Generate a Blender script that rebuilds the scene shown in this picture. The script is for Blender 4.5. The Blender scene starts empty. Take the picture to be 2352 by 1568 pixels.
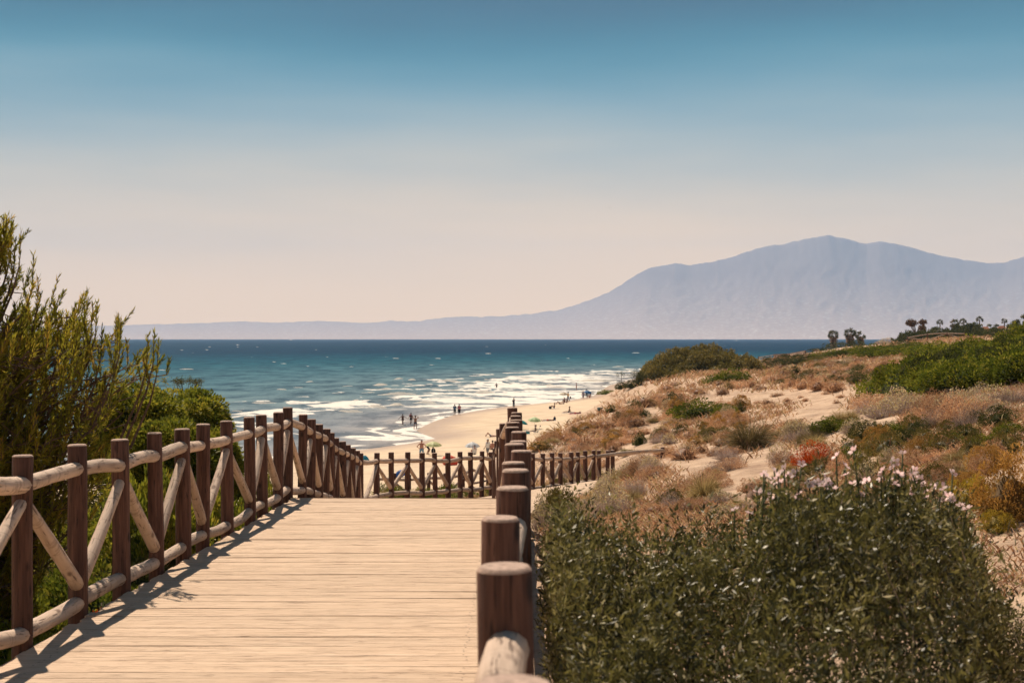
import bpy, math, random
import numpy as np
from mathutils import Vector, Matrix, Quaternion

# ------------------------------------------------------------------ camera, sky, sun, exposure
SC = bpy.context.scene
COL = SC.collection
EYE = 12.5                      # eye height over the sea (sea level is z = 0)
F = 3267.0                      # 50 mm lens in units of a 2352 px wide picture
SUN_EL = math.radians(52.5)
TO_SUN = Vector((-0.406, 0.914, 0)).normalized() * math.cos(SUN_EL) + Vector((0, 0, math.sin(SUN_EL)))

cam_d = bpy.data.cameras.new('camera')
cam_d.lens = 50; cam_d.sensor_width = 36
cam_d.shift_y = -8 / 2352
cam_d.clip_start = 0.05; cam_d.clip_end = 60000
cam_d.dof.use_dof = True; cam_d.dof.focus_distance = 17; cam_d.dof.aperture_fstop = 6.3
cam = bpy.data.objects.new('camera', cam_d); COL.objects.link(cam)
cam.location = (0, 0, EYE); cam.rotation_euler = (math.pi / 2, 0, 0)
SC.camera = cam

W = bpy.data.worlds.new('World'); SC.world = W; W.use_nodes = True
wt = W.node_tree; wt.nodes.clear()
wo = wt.nodes.new('ShaderNodeOutputWorld'); wb = wt.nodes.new('ShaderNodeBackground')
sky = wt.nodes.new('ShaderNodeTexSky'); sky.sky_type = 'NISHITA'; sky.sun_disc = False
sky.sun_elevation = SUN_EL; sky.sun_rotation = math.atan2(TO_SUN.x, TO_SUN.y)
sky.altitude = 0; sky.air_density = 1.0; sky.dust_density = 2.0; sky.ozone_density = 2.0
tc = wt.nodes.new('ShaderNodeTexCoord'); sx = wt.nodes.new('ShaderNodeSeparateXYZ')
wt.links.new(tc.outputs['Generated'], sx.inputs[0])
# thin high cirrus: faint streaks stretched along the horizon
mp = wt.nodes.new('ShaderNodeMapping'); mp.inputs['Scale'].default_value = (2.2, 2.2, 15)
mp.inputs['Rotation'].default_value = (0, math.radians(-7), 0)
wt.links.new(tc.outputs['Generated'], mp.inputs[0])
nz = wt.nodes.new('ShaderNodeTexNoise'); nz.inputs['Scale'].default_value = 1.4; nz.inputs['Detail'].default_value = 4
wt.links.new(mp.outputs[0], nz.inputs['Vector'])
wob = wt.nodes.new('ShaderNodeMath'); wob.operation = 'MULTIPLY_ADD'
wob.inputs[1].default_value = -0.045; wt.links.new(nz.outputs['Fac'], wob.inputs[0])
add = wt.nodes.new('ShaderNodeMath'); add.operation = 'ADD'; add.inputs[1].default_value = 0.0225
wt.links.new(sx.outputs['Z'], wob.inputs[2]); wt.links.new(wob.outputs[0], add.inputs[0])
ramp = wt.nodes.new('ShaderNodeValToRGB'); wt.links.new(add.outputs[0], ramp.inputs[0])
SKY = [(0.0, (1.58, .94, .42)), (.05, (1.46, .89, .41)), (.084, (.92, .66, .41)), (.114, (.56, .50, .40)), (.144, (.29, .37, .38)),
       (.174, (.10, .255, .325)), (.203, (.0, .155, .235)), (.235, (.0, .07, .135)), (.45, (.0, .048, .105)), (1.0, (.005, .045, .10))]
ramp.color_ramp.interpolation = 'B_SPLINE'
els = ramp.color_ramp.elements
while len(els) < len(SKY): els.new(.5)
for e, (p, c) in zip(els, SKY): e.position = p; e.color = (*(v * .5 for v in c), 1)
SKYGAIN = 2.0
# the Nishita dome carries the light's direction; the ramp grades it to the photograph's blue
hs = wt.nodes.new('ShaderNodeMixRGB'); hs.blend_type = 'ADD'; hs.inputs[0].default_value = 1
sc_ = wt.nodes.new('ShaderNodeMixRGB'); sc_.blend_type = 'MULTIPLY'; sc_.inputs[0].default_value = 1
sc_.inputs[2].default_value = (.0007, .0007, .0007, 1)
wt.links.new(sky.outputs[0], sc_.inputs[1]); wt.links.new(sc_.outputs[0], hs.inputs[1]); wt.links.new(ramp.outputs[0], hs.inputs[2])
wt.links.new(hs.outputs[0], wb.inputs[0]); wb.inputs[1].default_value = SKYGAIN
wt.links.new(wb.outputs[0], wo.inputs[0])

sun_d = bpy.data.lights.new('sun', 'SUN'); sun_d.energy = 5.0; sun_d.angle = math.radians(.53); sun_d.color = (1, .85, .68)
sun = bpy.data.objects.new('sun', sun_d); COL.objects.link(sun); sun.rotation_euler = TO_SUN.to_track_quat('Z', 'Y').to_euler()
sun.location = (-30, 30, 60)
SC.view_settings.view_transform = 'Standard'; SC.view_settings.look = 'None'
SC.view_settings.exposure = 0.45; SC.view_settings.gamma = 1
SC.cycles.use_denoising = True
SC.cycles.max_bounces = 6; SC.cycles.volume_bounces = 1; SC.cycles.transparent_max_bounces = 6
SC.cycles.diffuse_bounces = 3

# ------------------------------------------------------------------ helpers
rng = np.random.default_rng(7); random.seed(7)
def U(a, b, n=None): return rng.uniform(a, b, n)

def _h(ix, iy, iz, seed):
    h = (ix.astype(np.int64) * 374761393 + iy.astype(np.int64) * 668265263 + iz.astype(np.int64) * 2147483647 + seed * 1274126177) & 0xffffffff
    h = ((h ^ (h >> 13)) * 1274126177) & 0xffffffff
    return ((h ^ (h >> 16)) & 0xffffff) / float(0xffffff)
def vn2(x, y, seed=0):
    x = np.asarray(x, float); y = np.asarray(y, float)
    ix = np.floor(x); iy = np.floor(y); fx = x - ix; fy = y - iy
    fx = fx * fx * (3 - 2 * fx); fy = fy * fy * (3 - 2 * fy); z = np.zeros_like(ix)
    a = _h(ix, iy, z, seed); b = _h(ix + 1, iy, z, seed); c = _h(ix, iy + 1, z, seed); d = _h(ix + 1, iy + 1, z, seed)
    return (a * (1 - fx) + b * fx) * (1 - fy) + (c * (1 - fx) + d * fx) * fy
def fbm(x, y, seed=0, o=4):
    s = 0; a = .5; t = 0
    for i in range(o):
        s = s + a * vn2(x, y, seed + i * 17); t += a; a *= .5; x = x * 2.03 + 5.1; y = y * 2.03 + 3.7
    return s / t
def sstep(a, b, x):
    t = np.clip((x - a) / (b - a), 0, 1); return t * t * (3 - 2 * t)

def new_mesh(name, V, Fc, attrs=None, smooth=False, mats=None, midx=None):
    """V (n,3); Fc: (m,3)/(m,4) array or a list of tuples"""
    me = bpy.data.meshes.new(name)
    V = np.asarray(V, np.float32)
    if isinstance(Fc, np.ndarray):
        n, k = Fc.shape
        me.vertices.add(len(V)); me.vertices.foreach_set('co', V.ravel())
        me.loops.add(n * k); me.loops.foreach_set('vertex_index', Fc.astype(np.int32).ravel())
        me.polygons.add(n); me.polygons.foreach_set('loop_start', np.arange(0, n * k, k, dtype=np.int32))
        me.update(calc_edges=True)
    else:
        me.from_pydata(V.tolist(), [], Fc); me.update()
    if smooth: me.polygons.foreach_set('use_smooth', np.ones(len(me.polygons), bool))
    if attrs:
        for k, a in attrs.items():
            at = me.attributes.new(k, 'FLOAT', 'POINT'); at.data.foreach_set('value', np.asarray(a, np.float32))
    for m in (mats or []): me.materials.append(m)
    if midx is not None: me.polygons.foreach_set('material_index', np.asarray(midx, np.int32))
    return me
def link(name, me, parent=None, loc=None):
    o = bpy.data.objects.new(name, me); COL.objects.link(o)
    if parent: o.parent = parent
    if loc is not None: o.location = loc
    return o
def tag(o, label=None, cat=None, group=None, kind=None):
    if label: o['label'] = label
    if cat: o['category'] = cat
    if group: o['group'] = group
    if kind: o['kind'] = kind
    return o
def thing(name, label, cat, loc, group=None, rz=0):
    o = bpy.data.objects.new(name, None); COL.objects.link(o); o.location = loc; o.rotation_euler = (0, 0, rz)
    o.empty_display_size = .2
    return tag(o, label, cat, group)
def merge(parts):
    Vs, Fs, off = [], [], 0
    for v, f in parts:
        v = np.asarray(v, float); Vs.append(v); Fs += [tuple(int(i) + off for i in q) for q in f]; off += len(v)
    return np.vstack(Vs), Fs
def box(cx, cy, cz, sx, sy, sz):
    v = [(cx + i * sx / 2, cy + j * sy / 2, cz + k * sz / 2) for k in (-1, 1) for j in (-1, 1) for i in (-1, 1)]
    return np.array(v), [(0, 2, 3, 1), (4, 5, 7, 6), (0, 1, 5, 4), (2, 6, 7, 3), (0, 4, 6, 2), (1, 3, 7, 5)]
def tube(pts, rad, n=8, caps=True, ell=None):
    pts = [Vector(p) for p in pts]; V, Fc = [], []
    up = None
    for i, p in enumerate(pts):
        d = (pts[min(i + 1, len(pts) - 1)] - pts[max(i - 1, 0)])
        d = d.normalized() if d.length > 1e-9 else Vector((0, 0, 1))
        if up is None:
            up = d.orthogonal().normalized() if abs(d.z) < .95 else (Vector((0, 1, 0)) - d * d.y).normalized()
        up = (up - d * up.dot(d)).normalized(); b = d.cross(up)
        for k in range(n):
            a = 2 * math.pi * k / n
            V.append(p + (up * math.cos(a) * (ell or 1) + b * math.sin(a)) * rad[i])
    for i in range(len(pts) - 1):
        for k in range(n):
            k2 = (k + 1) % n
            Fc.append((i * n + k, i * n + k2, (i + 1) * n + k2, (i + 1) * n + k))
    if caps: Fc.append(tuple(range(n - 1, -1, -1))); Fc.append(tuple(range((len(pts) - 1) * n, len(pts) * n)))
    return np.array([tuple(v) for v in V]), Fc
def ball(c, r, n=10, m=7, sc=(1, 1, 1)):
    V = [(c[0], c[1], c[2] + r * sc[2])]; Fc = []
    for i in range(1, m):
        t = math.pi * i / m
        for k in range(n):
            a = 2 * math.pi * k / n
            V.append((c[0] + r * sc[0] * math.sin(t) * math.cos(a), c[1] + r * sc[1] * math.sin(t) * math.sin(a), c[2] + r * sc[2] * math.cos(t)))
    V.append((c[0], c[1], c[2] - r * sc[2])); L = len(V) - 1
    for k in range(n): Fc.append((0, 1 + k, 1 + (k + 1) % n)); Fc.append((L, L - n + (k + 1) % n, L - n + k))
    for i in range(m - 2):
        for k in range(n):
            a = 1 + i * n + k; b = 1 + i * n + (k + 1) % n; Fc.append((a, a + n, b + n, b))
    return np.array(V), Fc
def part(name, vf, mat, parent=None, smooth=False, loc=None):
    return link(name, new_mesh(name, vf[0], vf[1], smooth=smooth, mats=[mat]), parent, loc)

def P(x, y, Y):                 # point seen at picture position (x, y) at depth Y
    return ((x - 1176) / F * Y, Y, EYE - (y - 776) / F * Y)

# ------------------------------------------------------------------ materials
def mat(name):
    m = bpy.data.materials.new(name); m.use_nodes = True; nt = m.node_tree
    return m, nt, nt.nodes['Principled BSDF']
def N(nt, t, **kw):
    n = nt.nodes.new(t)
    for k, v in kw.items():
        if k in n.inputs: n.inputs[k].default_value = v
        else: setattr(n, k, v)
    return n
def rampn(nt, stops, src=None):
    r = nt.nodes.new('ShaderNodeValToRGB'); e = r.color_ramp.elements
    while len(e) < len(stops): e.new(.5)
    for q, (p, c) in zip(e, stops): q.position = p; q.color = (*c, 1) if len(c) == 3 else c
    if src: nt.links.new(src, r.inputs[0])
    return r
def noise(nt, scale, detail=4, vec=None, rough=.55):
    n = N(nt, 'ShaderNodeTexNoise', Scale=scale, Detail=detail, Roughness=rough)
    if vec: nt.links.new(vec, n.inputs['Vector'])
    return n
def mapping(nt, vec, scale, loc=None):
    m = nt.nodes.new('ShaderNodeMapping'); m.inputs['Scale'].default_value = scale
    nt.links.new(vec, m.inputs[0])
    if loc: nt.links.new(loc, m.inputs['Location'])
    return m.outputs[0]
def mixc(nt, a, b, fac, mode='MIX'):
    m = nt.nodes.new('ShaderNodeMixRGB'); m.blend_type = mode
    for i, s in ((1, a), (2, b), (0, fac)):
        if isinstance(s, (int, float)): m.inputs[i].default_value = s
        elif isinstance(s, tuple): m.inputs[i].default_value = (*s, 1)
        else: nt.links.new(s, m.inputs[i])
    return m.outputs[0]
def math_(nt, op, a, b=0.0, c=None):
    m = nt.nodes.new('ShaderNodeMath'); m.operation = op
    for i, s in enumerate((a, b, c)):
        if s is None: continue
        if isinstance(s, (int, float)): m.inputs[i].default_value = s
        else: nt.links.new(s, m.inputs[i])
    return m.outputs[0]
def bump(nt, bs, h, strength, dist=.01):
    b = N(nt, 'ShaderNodeBump', Strength=strength, Distance=dist)
    nt.links.new(h, b.inputs['Height']); nt.links.new(b.outputs[0], bs.inputs['Normal'])
def plain(name, c, rough=.8, spec=.3, var=.12, scale=8):
    m, nt, bs = mat(name)
    t = nt.nodes.new('ShaderNodeTexCoord'); n = noise(nt, scale, 5, t.outputs['Object'])
    k = rampn(nt, [(.3, tuple(v * (1 - var) for v in c)), (.7, tuple(min(1, v * (1 + var)) for v in c))], n.outputs['Fac'])
    nt.links.new(k.outputs[0], bs.inputs['Base Color']); bs.inputs['Roughness'].default_value = rough
    bs.inputs['Specular IOR Level'].default_value = spec
    bump(nt, bs, n.outputs['Fac'], .25)
    return m
def wood(name, c0, c1, c2, sc=(14, 14, 1.3), rings=False, knot=(.05, .03, .025), rough=.75, kn_amt=.8, var=.34):
    m, nt, bs = mat(name)
    t = nt.nodes.new('ShaderNodeTexCoord'); oi = nt.nodes.new('ShaderNodeObjectInfo')
    cb = nt.nodes.new('ShaderNodeCombineXYZ')
    for i in range(3): nt.links.new(math_(nt, 'MULTIPLY', oi.outputs['Random'], 37.0 + 11 * i), cb.inputs[i])
    v = mapping(nt, t.outputs['Object'], sc, cb.outputs[0])
    n1 = noise(nt, 1.6, 6, v, .62); r = rampn(nt, [(.25, c0), (.5, c1), (.78, c2)], n1.outputs['Fac'])
    # cracks and knots
    n2 = noise(nt, 5.0, 3, v); cr = rampn(nt, [(.0, (1, 1, 1)), (.345, (1, 1, 1)), (.40, (0, 0, 0))], n2.outputs['Fac'])
    col = mixc(nt, r.outputs[0], knot, math_(nt, 'MULTIPLY', cr.outputs[0], .75))
    vk = mapping(nt, t.outputs['Object'], (9, 9, 4.5), cb.outputs[0])
    vo = N(nt, 'ShaderNodeTexVoronoi', Scale=1.0); nt.links.new(vk, vo.inputs['Vector'])
    kn = rampn(nt, [(0, (1, 1, 1)), (.10, (1, 1, 1)), (.2, (0, 0, 0))], vo.outputs['Distance'])
    col = mixc(nt, col, knot, math_(nt, 'MULTIPLY', kn.outputs[0], kn_amt))
    if rings:
        vr = mapping(nt, t.outputs['Object'], (1.2, 1.2, 7.5), cb.outputs[0]); n3 = noise(nt, 1.0, 2, vr)
        rr = rampn(nt, [(.0, (0, 0, 0)), (.485, (0, 0, 0)), (.5, (1, 1, 1)), (.515, (0, 0, 0))], n3.outputs['Fac'])
        col = mixc(nt, col, knot, math_(nt, 'MULTIPLY', rr.outputs[0], .45))
    br = math_(nt, 'MULTIPLY_ADD', oi.outputs['Random'], var, 1 - var / 2)
    hsv = nt.nodes.new('ShaderNodeHueSaturation'); nt.links.new(col, hsv.inputs['Color']); nt.links.new(br, hsv.inputs['Value'])
    nt.links.new(hsv.outputs[0], bs.inputs['Base Color']); bs.inputs['Roughness'].default_value = rough
    bs.inputs['Specular IOR Level'].default_value = .25
    bump(nt, bs, math_(nt, 'SUBTRACT', n1.outputs['Fac'], math_(nt, 'MULTIPLY', cr.outputs[0], .5)), .8, .012)
    return m
M = {}
M['post'] = wood('post_wood', (.042, .020, .015), (.110, .051, .036), (.21, .106, .074), sc=(26, 26, 1.4), knot=(.016, .010, .009))
M['endgrain'] = plain('post_end_grain', (.42, .30, .24), .9, .1, .35, 60)
M['pale'] = wood('peeled_pole_wood', (.34, .245, .185), (.50, .37, .28), (.62, .48, .38), rings=True, knot=(.12, .07, .05))
M['plank'] = wood('plank_wood', (.44, .305, .205), (.58, .42, .295), (.66, .50, .365), sc=(.9, 26, 26), knot=(.22, .12, .075), rough=.85, kn_amt=.2, var=.13)
M['greywood'] = wood('weathered_wood', (.22, .17, .14), (.36, .28, .23), (.48, .38, .31))

def leaf(name, cols, trans=.35, tcol=None, rough=.55, spec=.25, hv=.22):
    m, nt, bs = mat(name)
    at = nt.nodes.new('ShaderNodeAttribute'); at.attribute_name = 'rnd'
    r = rampn(nt, [(i / (len(cols) - 1), c) for i, c in enumerate(cols)], at.outputs['Fac'])
    oi = nt.nodes.new('ShaderNodeObjectInfo'); hsv = nt.nodes.new('ShaderNodeHueSaturation')
    nt.links.new(r.outputs[0], hsv.inputs['Color'])
    nt.links.new(math_(nt, 'MULTIPLY_ADD', oi.outputs['Random'], hv * 2, 1 - hv), hsv.inputs['Value'])
    nt.links.new(hsv.outputs[0], bs.inputs['Base Color']); bs.inputs['Roughness'].default_value = rough
    bs.inputs['Specular IOR Level'].default_value = spec
    tr = nt.nodes.new('ShaderNodeBsdfTranslucent')
    nt.links.new(mixc(nt, hsv.outputs[0], tcol or (1.0, .95, .5), 1.0, 'MULTIPLY') if tcol else hsv.outputs[0], tr.inputs[0])
    mx = nt.nodes.new('ShaderNodeMixShader'); mx.inputs[0].default_value = trans
    nt.links.new(bs.outputs[0], mx.inputs[1]); nt.links.new(tr.outputs[0], mx.inputs[2])
    nt.links.new(mx.outputs[0], nt.nodes['Material Output'].inputs[0])
    return m
M['pine'] = leaf('pine_needles', [(.05, .060, .010), (.16, .165, .018), (.34, .29, .030), (.54, .30, .06)], .58)
M['lentisk'] = leaf('lentisk_leaves', [(.05, .07, .010), (.13, .15, .016), (.26, .255, .024), (.40, .30, .045)], .45)
M['bushleaf'] = leaf('oval_leaves', [(.018, .017, .006), (.075, .070, .020), (.24, .21, .062), (.66, .58, .36)], .36, rough=.42, spec=.36)
M['juniper'] = leaf('juniper_leaves', [(.030, .045, .007), (.080, .105, .013), (.175, .190, .020), (.34, .28, .045)], .36, rough=.75, spec=.08)
M['darkgreen'] = leaf('dark_scrub_leaves', [(.030, .036, .012), (.062, .070, .022), (.105, .108, .034), (.17, .145, .05)], .25, rough=.85, spec=.08)
M['olive'] = leaf('brownish_scrub_leaves', [(.055, .050, .014), (.12, .10, .024), (.20, .155, .036), (.28, .20, .06)], .3)
M['dry'] = leaf('dry_twigs', [(.17, .075, .036), (.42, .215, .110), (.62, .375, .21), (.76, .54, .33)], .34, hv=.3)
M['greytwig'] = leaf('grey_twigs', [(.15, .105, .09), (.30, .215, .185), (.48, .365, .30), (.62, .49, .39)], .3, hv=.3)
M['straw'] = leaf('straw_blades', [(.16, .12, .045), (.31, .23, .085), (.48, .36, .15), (.64, .49, .24)], .3)
M['esparto'] = leaf('esparto_blades', [(.055, .045, .022), (.13, .10, .04), (.23, .175, .07), (.36, .27, .12)], .3)
M['yellowhead'] = leaf('yellow_flower_heads', [(.42, .30, .12), (.60, .46, .22), (.70, .57, .31), (.76, .65, .42)], .25)
M['goldbush'] = leaf('golden_leaves', [(.16, .11, .012), (.34, .24, .025), (.52, .37, .045), (.62, .44, .08)], .3)
M['orangebush'] = leaf('rusty_leaves', [(.13, .070, .016), (.32, .17, .035), (.54, .30, .07), (.64, .38, .12)], .3)
M['redplant'] = leaf('red_stems', [(.15, .014, .004), (.34, .040, .007), (.50, .085, .012), (.44, .12, .03)], .4, spec=.05)
M['petal'] = leaf('pink_petals', [(.82, .50, .52), (.88, .60, .60), (.90, .70, .68), (.92, .78, .72)], .55)
M['palmleaf'] = leaf('palm_fronds', [(.04, .05, .02), (.07, .08, .03), (.10, .10, .04), (.15, .12, .06)], .25)
M['palmskirt'] = leaf('dead_palm_fronds', [(.08, .05, .03), (.14, .09, .055), (.24, .16, .10), (.32, .22, .15)], .2)
M['redtree'] = leaf('russet_leaves', [(.07, .035, .02), (.14, .075, .04), (.20, .11, .06), (.26, .16, .09)], .25)
M['bark'] = plain('bark', (.11, .075, .055), .9, .1, .4, 25)
M['darkbark'] = plain('dark_bark', (.045, .032, .028), .9, .1, .4, 25)

# ------------------------------------------------------------------ ground height
SHORE = np.array([(-3000, -400), (-600, -60), (-200, 30), (-90, 88), (-50, 118), (-32, 138), (-17.3, 158), (-12.3, 168), (-9.4, 177), (-11.5, 185), (-13, 193),
                  (-11.8, 212), (-9.5, 231), (-5, 248), (0, 262), (8, 276), (13, 290), (17.5, 306), (25.7, 375), (42, 459), (75, 540), (150, 640), (320, 760), (900, 980), (4000, 2500)], float)
LAND = np.vstack([SHORE, [(4000, -2000), (-3000, -2000)]])
def shore_sd(X, Y):
    X = np.asarray(X, float).ravel(); Y = np.asarray(Y, float).ravel()
    best = np.full(X.shape, 1e18); arc = np.zeros(X.shape); acc = 0
    for (ax, ay), (bx, by) in zip(SHORE[:-1], SHORE[1:]):
        dx, dy = bx - ax, by - ay; L2 = dx * dx + dy * dy
        t = np.clip(((X - ax) * dx + (Y - ay) * dy) / L2, 0, 1)
        q = (X - ax - t * dx) ** 2 + (Y - ay - t * dy) ** 2
        b = q < best; best = np.where(b, q, best); arc = np.where(b, acc + t * math.sqrt(L2), arc); acc += math.sqrt(L2)
    ins = np.zeros(X.shape, bool)
    for (ax, ay), (bx, by) in zip(LAND, np.roll(LAND, -1, 0)):
        if ay == by: continue
        c = ((ay > Y) != (by > Y)) & (X < (bx - ax) * (Y - ay) / (by - ay) + ax); ins ^= c
    return np.where(ins, 1, -1) * np.sqrt(best), arc
CPX = [  # X, depth, height relative to the eye
 (.3, 3, -2.0), (2, 3, -1.95), (5, 4, -1.7), (.5, 7, -2.1), (2, 7, -1.9), (4, 7, -1.6), (8, 8, -1.2), (1, -4, -2.1), (-4, -4, -2.1), (6, -4, -1.6),
 (-1.3, 5, -2.15), (-1.3, 15, -2.5), (-1.3, 22, -3.3), (-1.3, 27, -4.1), (.5, 30, -4.25), (1.6, 33, -4.3), (3.2, 37, -4.4), (-.7, 35, -4.3), (1.2, 39, -4.3), (3, 44, -4.2),
 (-3.5, 3, -2.3), (-3.5, 8, -2.5), (-6, 8, -2.9), (-10, 8, -3.8), (-3.5, 15, -2.75), (-8, 15, -3.1), (-3.5, 22, -3.2), (-6, 23, -3.0), (-8, 24, -3.3), (-15, 20, -5.4),
 (-3.7, 30, -4.4), (-7, 31, -4.9), (-15, 35, -8.2), (-25, 40, -11.6), (-8, 45, -7), (-30, 80, -14), (-12, 70, -12), (-45, 60, -14), (-60, 80, -15), (-17, 158, -15),
 (-30, 120, -15), (-60, 20, -13), (-30, 10, -10), (-25, 150, -15), (0, 180, -15), (-5, 120, -14), (10, 280, -15), (5, 230, -15), (14, 250, -15)]
CPD = [  # x, y in the picture, depth
 (1300, 1289, 14), (1500, 1243, 14), (1800, 1184, 14), (2200, 1091, 14), (2700, 1009, 14), (1250, 1184, 22), (1400, 1165, 22), (1615, 1150, 20), (1870, 1055, 24),
 (2100, 1010, 24), (2340, 960, 24), (2700, 890, 24), (1275, 1180, 26), (1350, 1150, 26.5), (1420, 1112, 31), (1500, 1082, 33), (1600, 1060, 32), (1700, 1032, 33), (1800, 1002, 33),
 (2000, 962, 33), (2200, 932, 34), (2352, 902, 36), (2700, 830, 36), (1300, 1040, 50), (1225, 1022, 52), (1225, 1016, 56), (1300, 990, 66), (1370, 968, 92),
 (1100, 1150, 42), (1100, 1152, 47), (1100, 1184, 60), (1100, 1225, 75), (1100, 1160, 120), (900, 1155, 40), (900, 1155, 45), (900, 1226, 58), (900, 1250, 75),
 (1225, 1085, 76), (1225, 1130, 100), (1300, 1060, 98), (1300, 1090, 130), (1370, 1005, 135), (1370, 1030, 175), (1420, 932, 130), (1428, 897, 200), (1405, 945, 245), (1480, 932, 100), (1480, 893, 180),
 (1440, 886, 260), (1440, 905, 330), (1420, 910, 400), (1600, 885, 190), (1600, 862, 230), (1560, 862, 300), (1760, 852, 190), (1700, 874, 150), (1700, 922, 75), (1800, 917, 72), (1620, 942, 65), (1560, 962, 58),
 (1450, 982, 60), (1400, 1002, 57), (1500, 1012, 46), (1600, 1002, 46), (1720, 1002, 42), (1850, 892, 85), (1850, 864, 110), (1900, 834, 150), (1980, 872, 75), (2000, 907, 48),
 (2100, 852, 80), (2150, 832, 95), (2100, 872, 52), (2200, 850, 52), (2280, 826, 54), (2352, 804, 55), (2500, 765, 56), (2800, 710, 58), (2150, 902, 42), (2352, 890, 40), (2250, 895, 41), (2600, 840, 42),
 (2352, 800, 80), (2200, 822, 80), (2700, 740, 90), (1900, 815, 230), (2000, 801, 250), (2100, 796, 240), (2200, 787, 240), (2280, 778, 260), (2352, 768, 270), (2800, 730, 270),
 (1750, 838, 290), (1830, 823, 320), (1900, 808, 400), (1960, 804, 450), (2060, 791, 350), (2150, 786, 350), (2250, 772, 380), (2352, 752, 400), (2800, 720, 420),
 (1700, 850, 420), (1800, 835, 500), (1900, 826, 620), (2000, 800, 600), (2200, 770, 600), (2500, 750, 640)]
cps = [(a, b, c) for a, b, c in CPX] + [((x - 1176) / F * Y, Y, -(y - 776) / F * Y) for x, y, Y in CPD]
cps = np.array(cps)
def emb(X, Y):
    Yc = np.clip(Y, -4, 680) + 6
    return np.clip(X / Yc, -1.1, 1.1) * 6.0, np.log(Yc) * 2.2
CA, CB = emb(cps[:, 0], cps[:, 1])
def tps(r2): return .5 * r2 * np.log(r2 + 1e-9)
n_ = len(cps); K = tps((CA[:, None] - CA) ** 2 + (CB[:, None] - CB) ** 2) + np.eye(n_) * 2e-3
Q = np.column_stack([np.ones(n_), CA, CB])
sol = np.linalg.solve(np.block([[K, Q], [Q.T, np.zeros((3, 3))]]), np.concatenate([cps[:, 2], np.zeros(3)]))
def dune(X, Y):
    A, B = emb(X, Y); out = np.empty(X.shape)
    for i in range(0, len(A), 20000):
        a = A[i:i + 20000]; b = B[i:i + 20000]
        out[i:i + 20000] = tps((a[:, None] - CA) ** 2 + (b[:, None] - CB) ** 2) @ sol[:n_] + sol[n_] + sol[n_ + 1] * a + sol[n_ + 2] * b
    return out + EYE
def ground(X, Y, full=False):
    X = np.atleast_1d(np.asarray(X, float)); Y = np.atleast_1d(np.asarray(Y, float)); sh = X.shape
    X = X.ravel(); Y = Y.ravel()
    sd, _ = shore_sd(X, Y); dz = dune(X, Y)
    lump = (fbm(X / 3.1, Y / 3.1, 3) - .5) * .45 + (fbm(X / 14, Y / 14, 9, 3) - .5) * np.clip((np.abs(Y) - 40) / 40, 0, 1) * 1.8
    keep = sstep(1.0, 4.0, np.maximum(X - .2, -2.8 - X)); keep = np.where(Y > 40, 1, np.maximum(keep, sstep(36, 44, Y)))
    dz = dz + lump * keep * np.clip(Y / 14, .25, 1)
    dz = np.where(Y > 500, dz - (Y - 500) * .01, dz)
    dz = np.minimum(dz, EYE + 9)
    bz = np.where(sd > 0, 1.9 * (1 - np.exp(-sd * .045)), np.maximum(sd * .05, -2.6))
    bz = bz + (fbm(X / 5, Y / 5, 21, 3) - .5) * .16 * np.clip(sd / 8, 0, 1)
    d = dz - bz; k = .5
    z = np.where(d > k, dz, np.where(d < -k, bz, bz + (d + k) ** 2 / (4 * k)))
    z = np.where(sd < -4, np.minimum(z, -.2 + np.maximum(sd * .05, -2.4)), z)
    if full: return z.reshape(sh), sd.reshape(sh), d.reshape(sh)
    return z.reshape(sh)
def hit(x, y, y0=2.5, y1=700):
    Ys = np.exp(np.linspace(math.log(y0), math.log(y1), 900)); X = (x - 1176) / F * Ys; Z = EYE - (y - 776) / F * Ys
    g = ground(X, Ys); i = np.argmax(Z < g)
    if not (Z < g).any(): i = len(Ys) - 1
    a, b = Ys[max(i - 1, 0)], Ys[i]
    for _ in range(12):
        m = (a + b) / 2
        if EYE - (y - 776) / F * m < ground([(x - 1176) / F * m], [m])[0]: b = m
        else: a = m
    X0 = (x - 1176) / F * b
    return X0, b, float(ground([X0], [b])[0])

# terrain sheet
us = np.concatenate([np.linspace(-6000, -300, 70), np.linspace(-280, 2700, 330), np.linspace(2730, 7000, 60)])
ys = np.concatenate([np.linspace(-12, 1.9, 20), np.exp(np.linspace(math.log(2), math.log(700), 350)), [760, 850, 1000, 1300, 2000]])
Ug, Yg = np.meshgrid(us, ys)
Xg = (Ug - 1176) / F * np.maximum(Yg, 2) + np.where(Yg < 3, (Ug - 1176) / 1100 * 3, 0) * sstep(3, 1, Yg)
Yf = np.where(Yg > 0, Yg, Yg)
Zg, SDg, Dg = ground(Xg, Yf, True)
bare = sstep(.0, -.6, Dg)                                   # 1 on the open beach
wet = sstep(9, 1.0, SDg + (fbm(Xg / 6, Yf / 6, 31, 3) - .5) * 6)
r, c = Xg.shape
idx = np.arange(r * c).reshape(r, c)
quads = np.stack([idx[:-1, :-1], idx[:-1, 1:], idx[1:, 1:], idx[1:, :-1]], -1).reshape(-1, 4)

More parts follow.
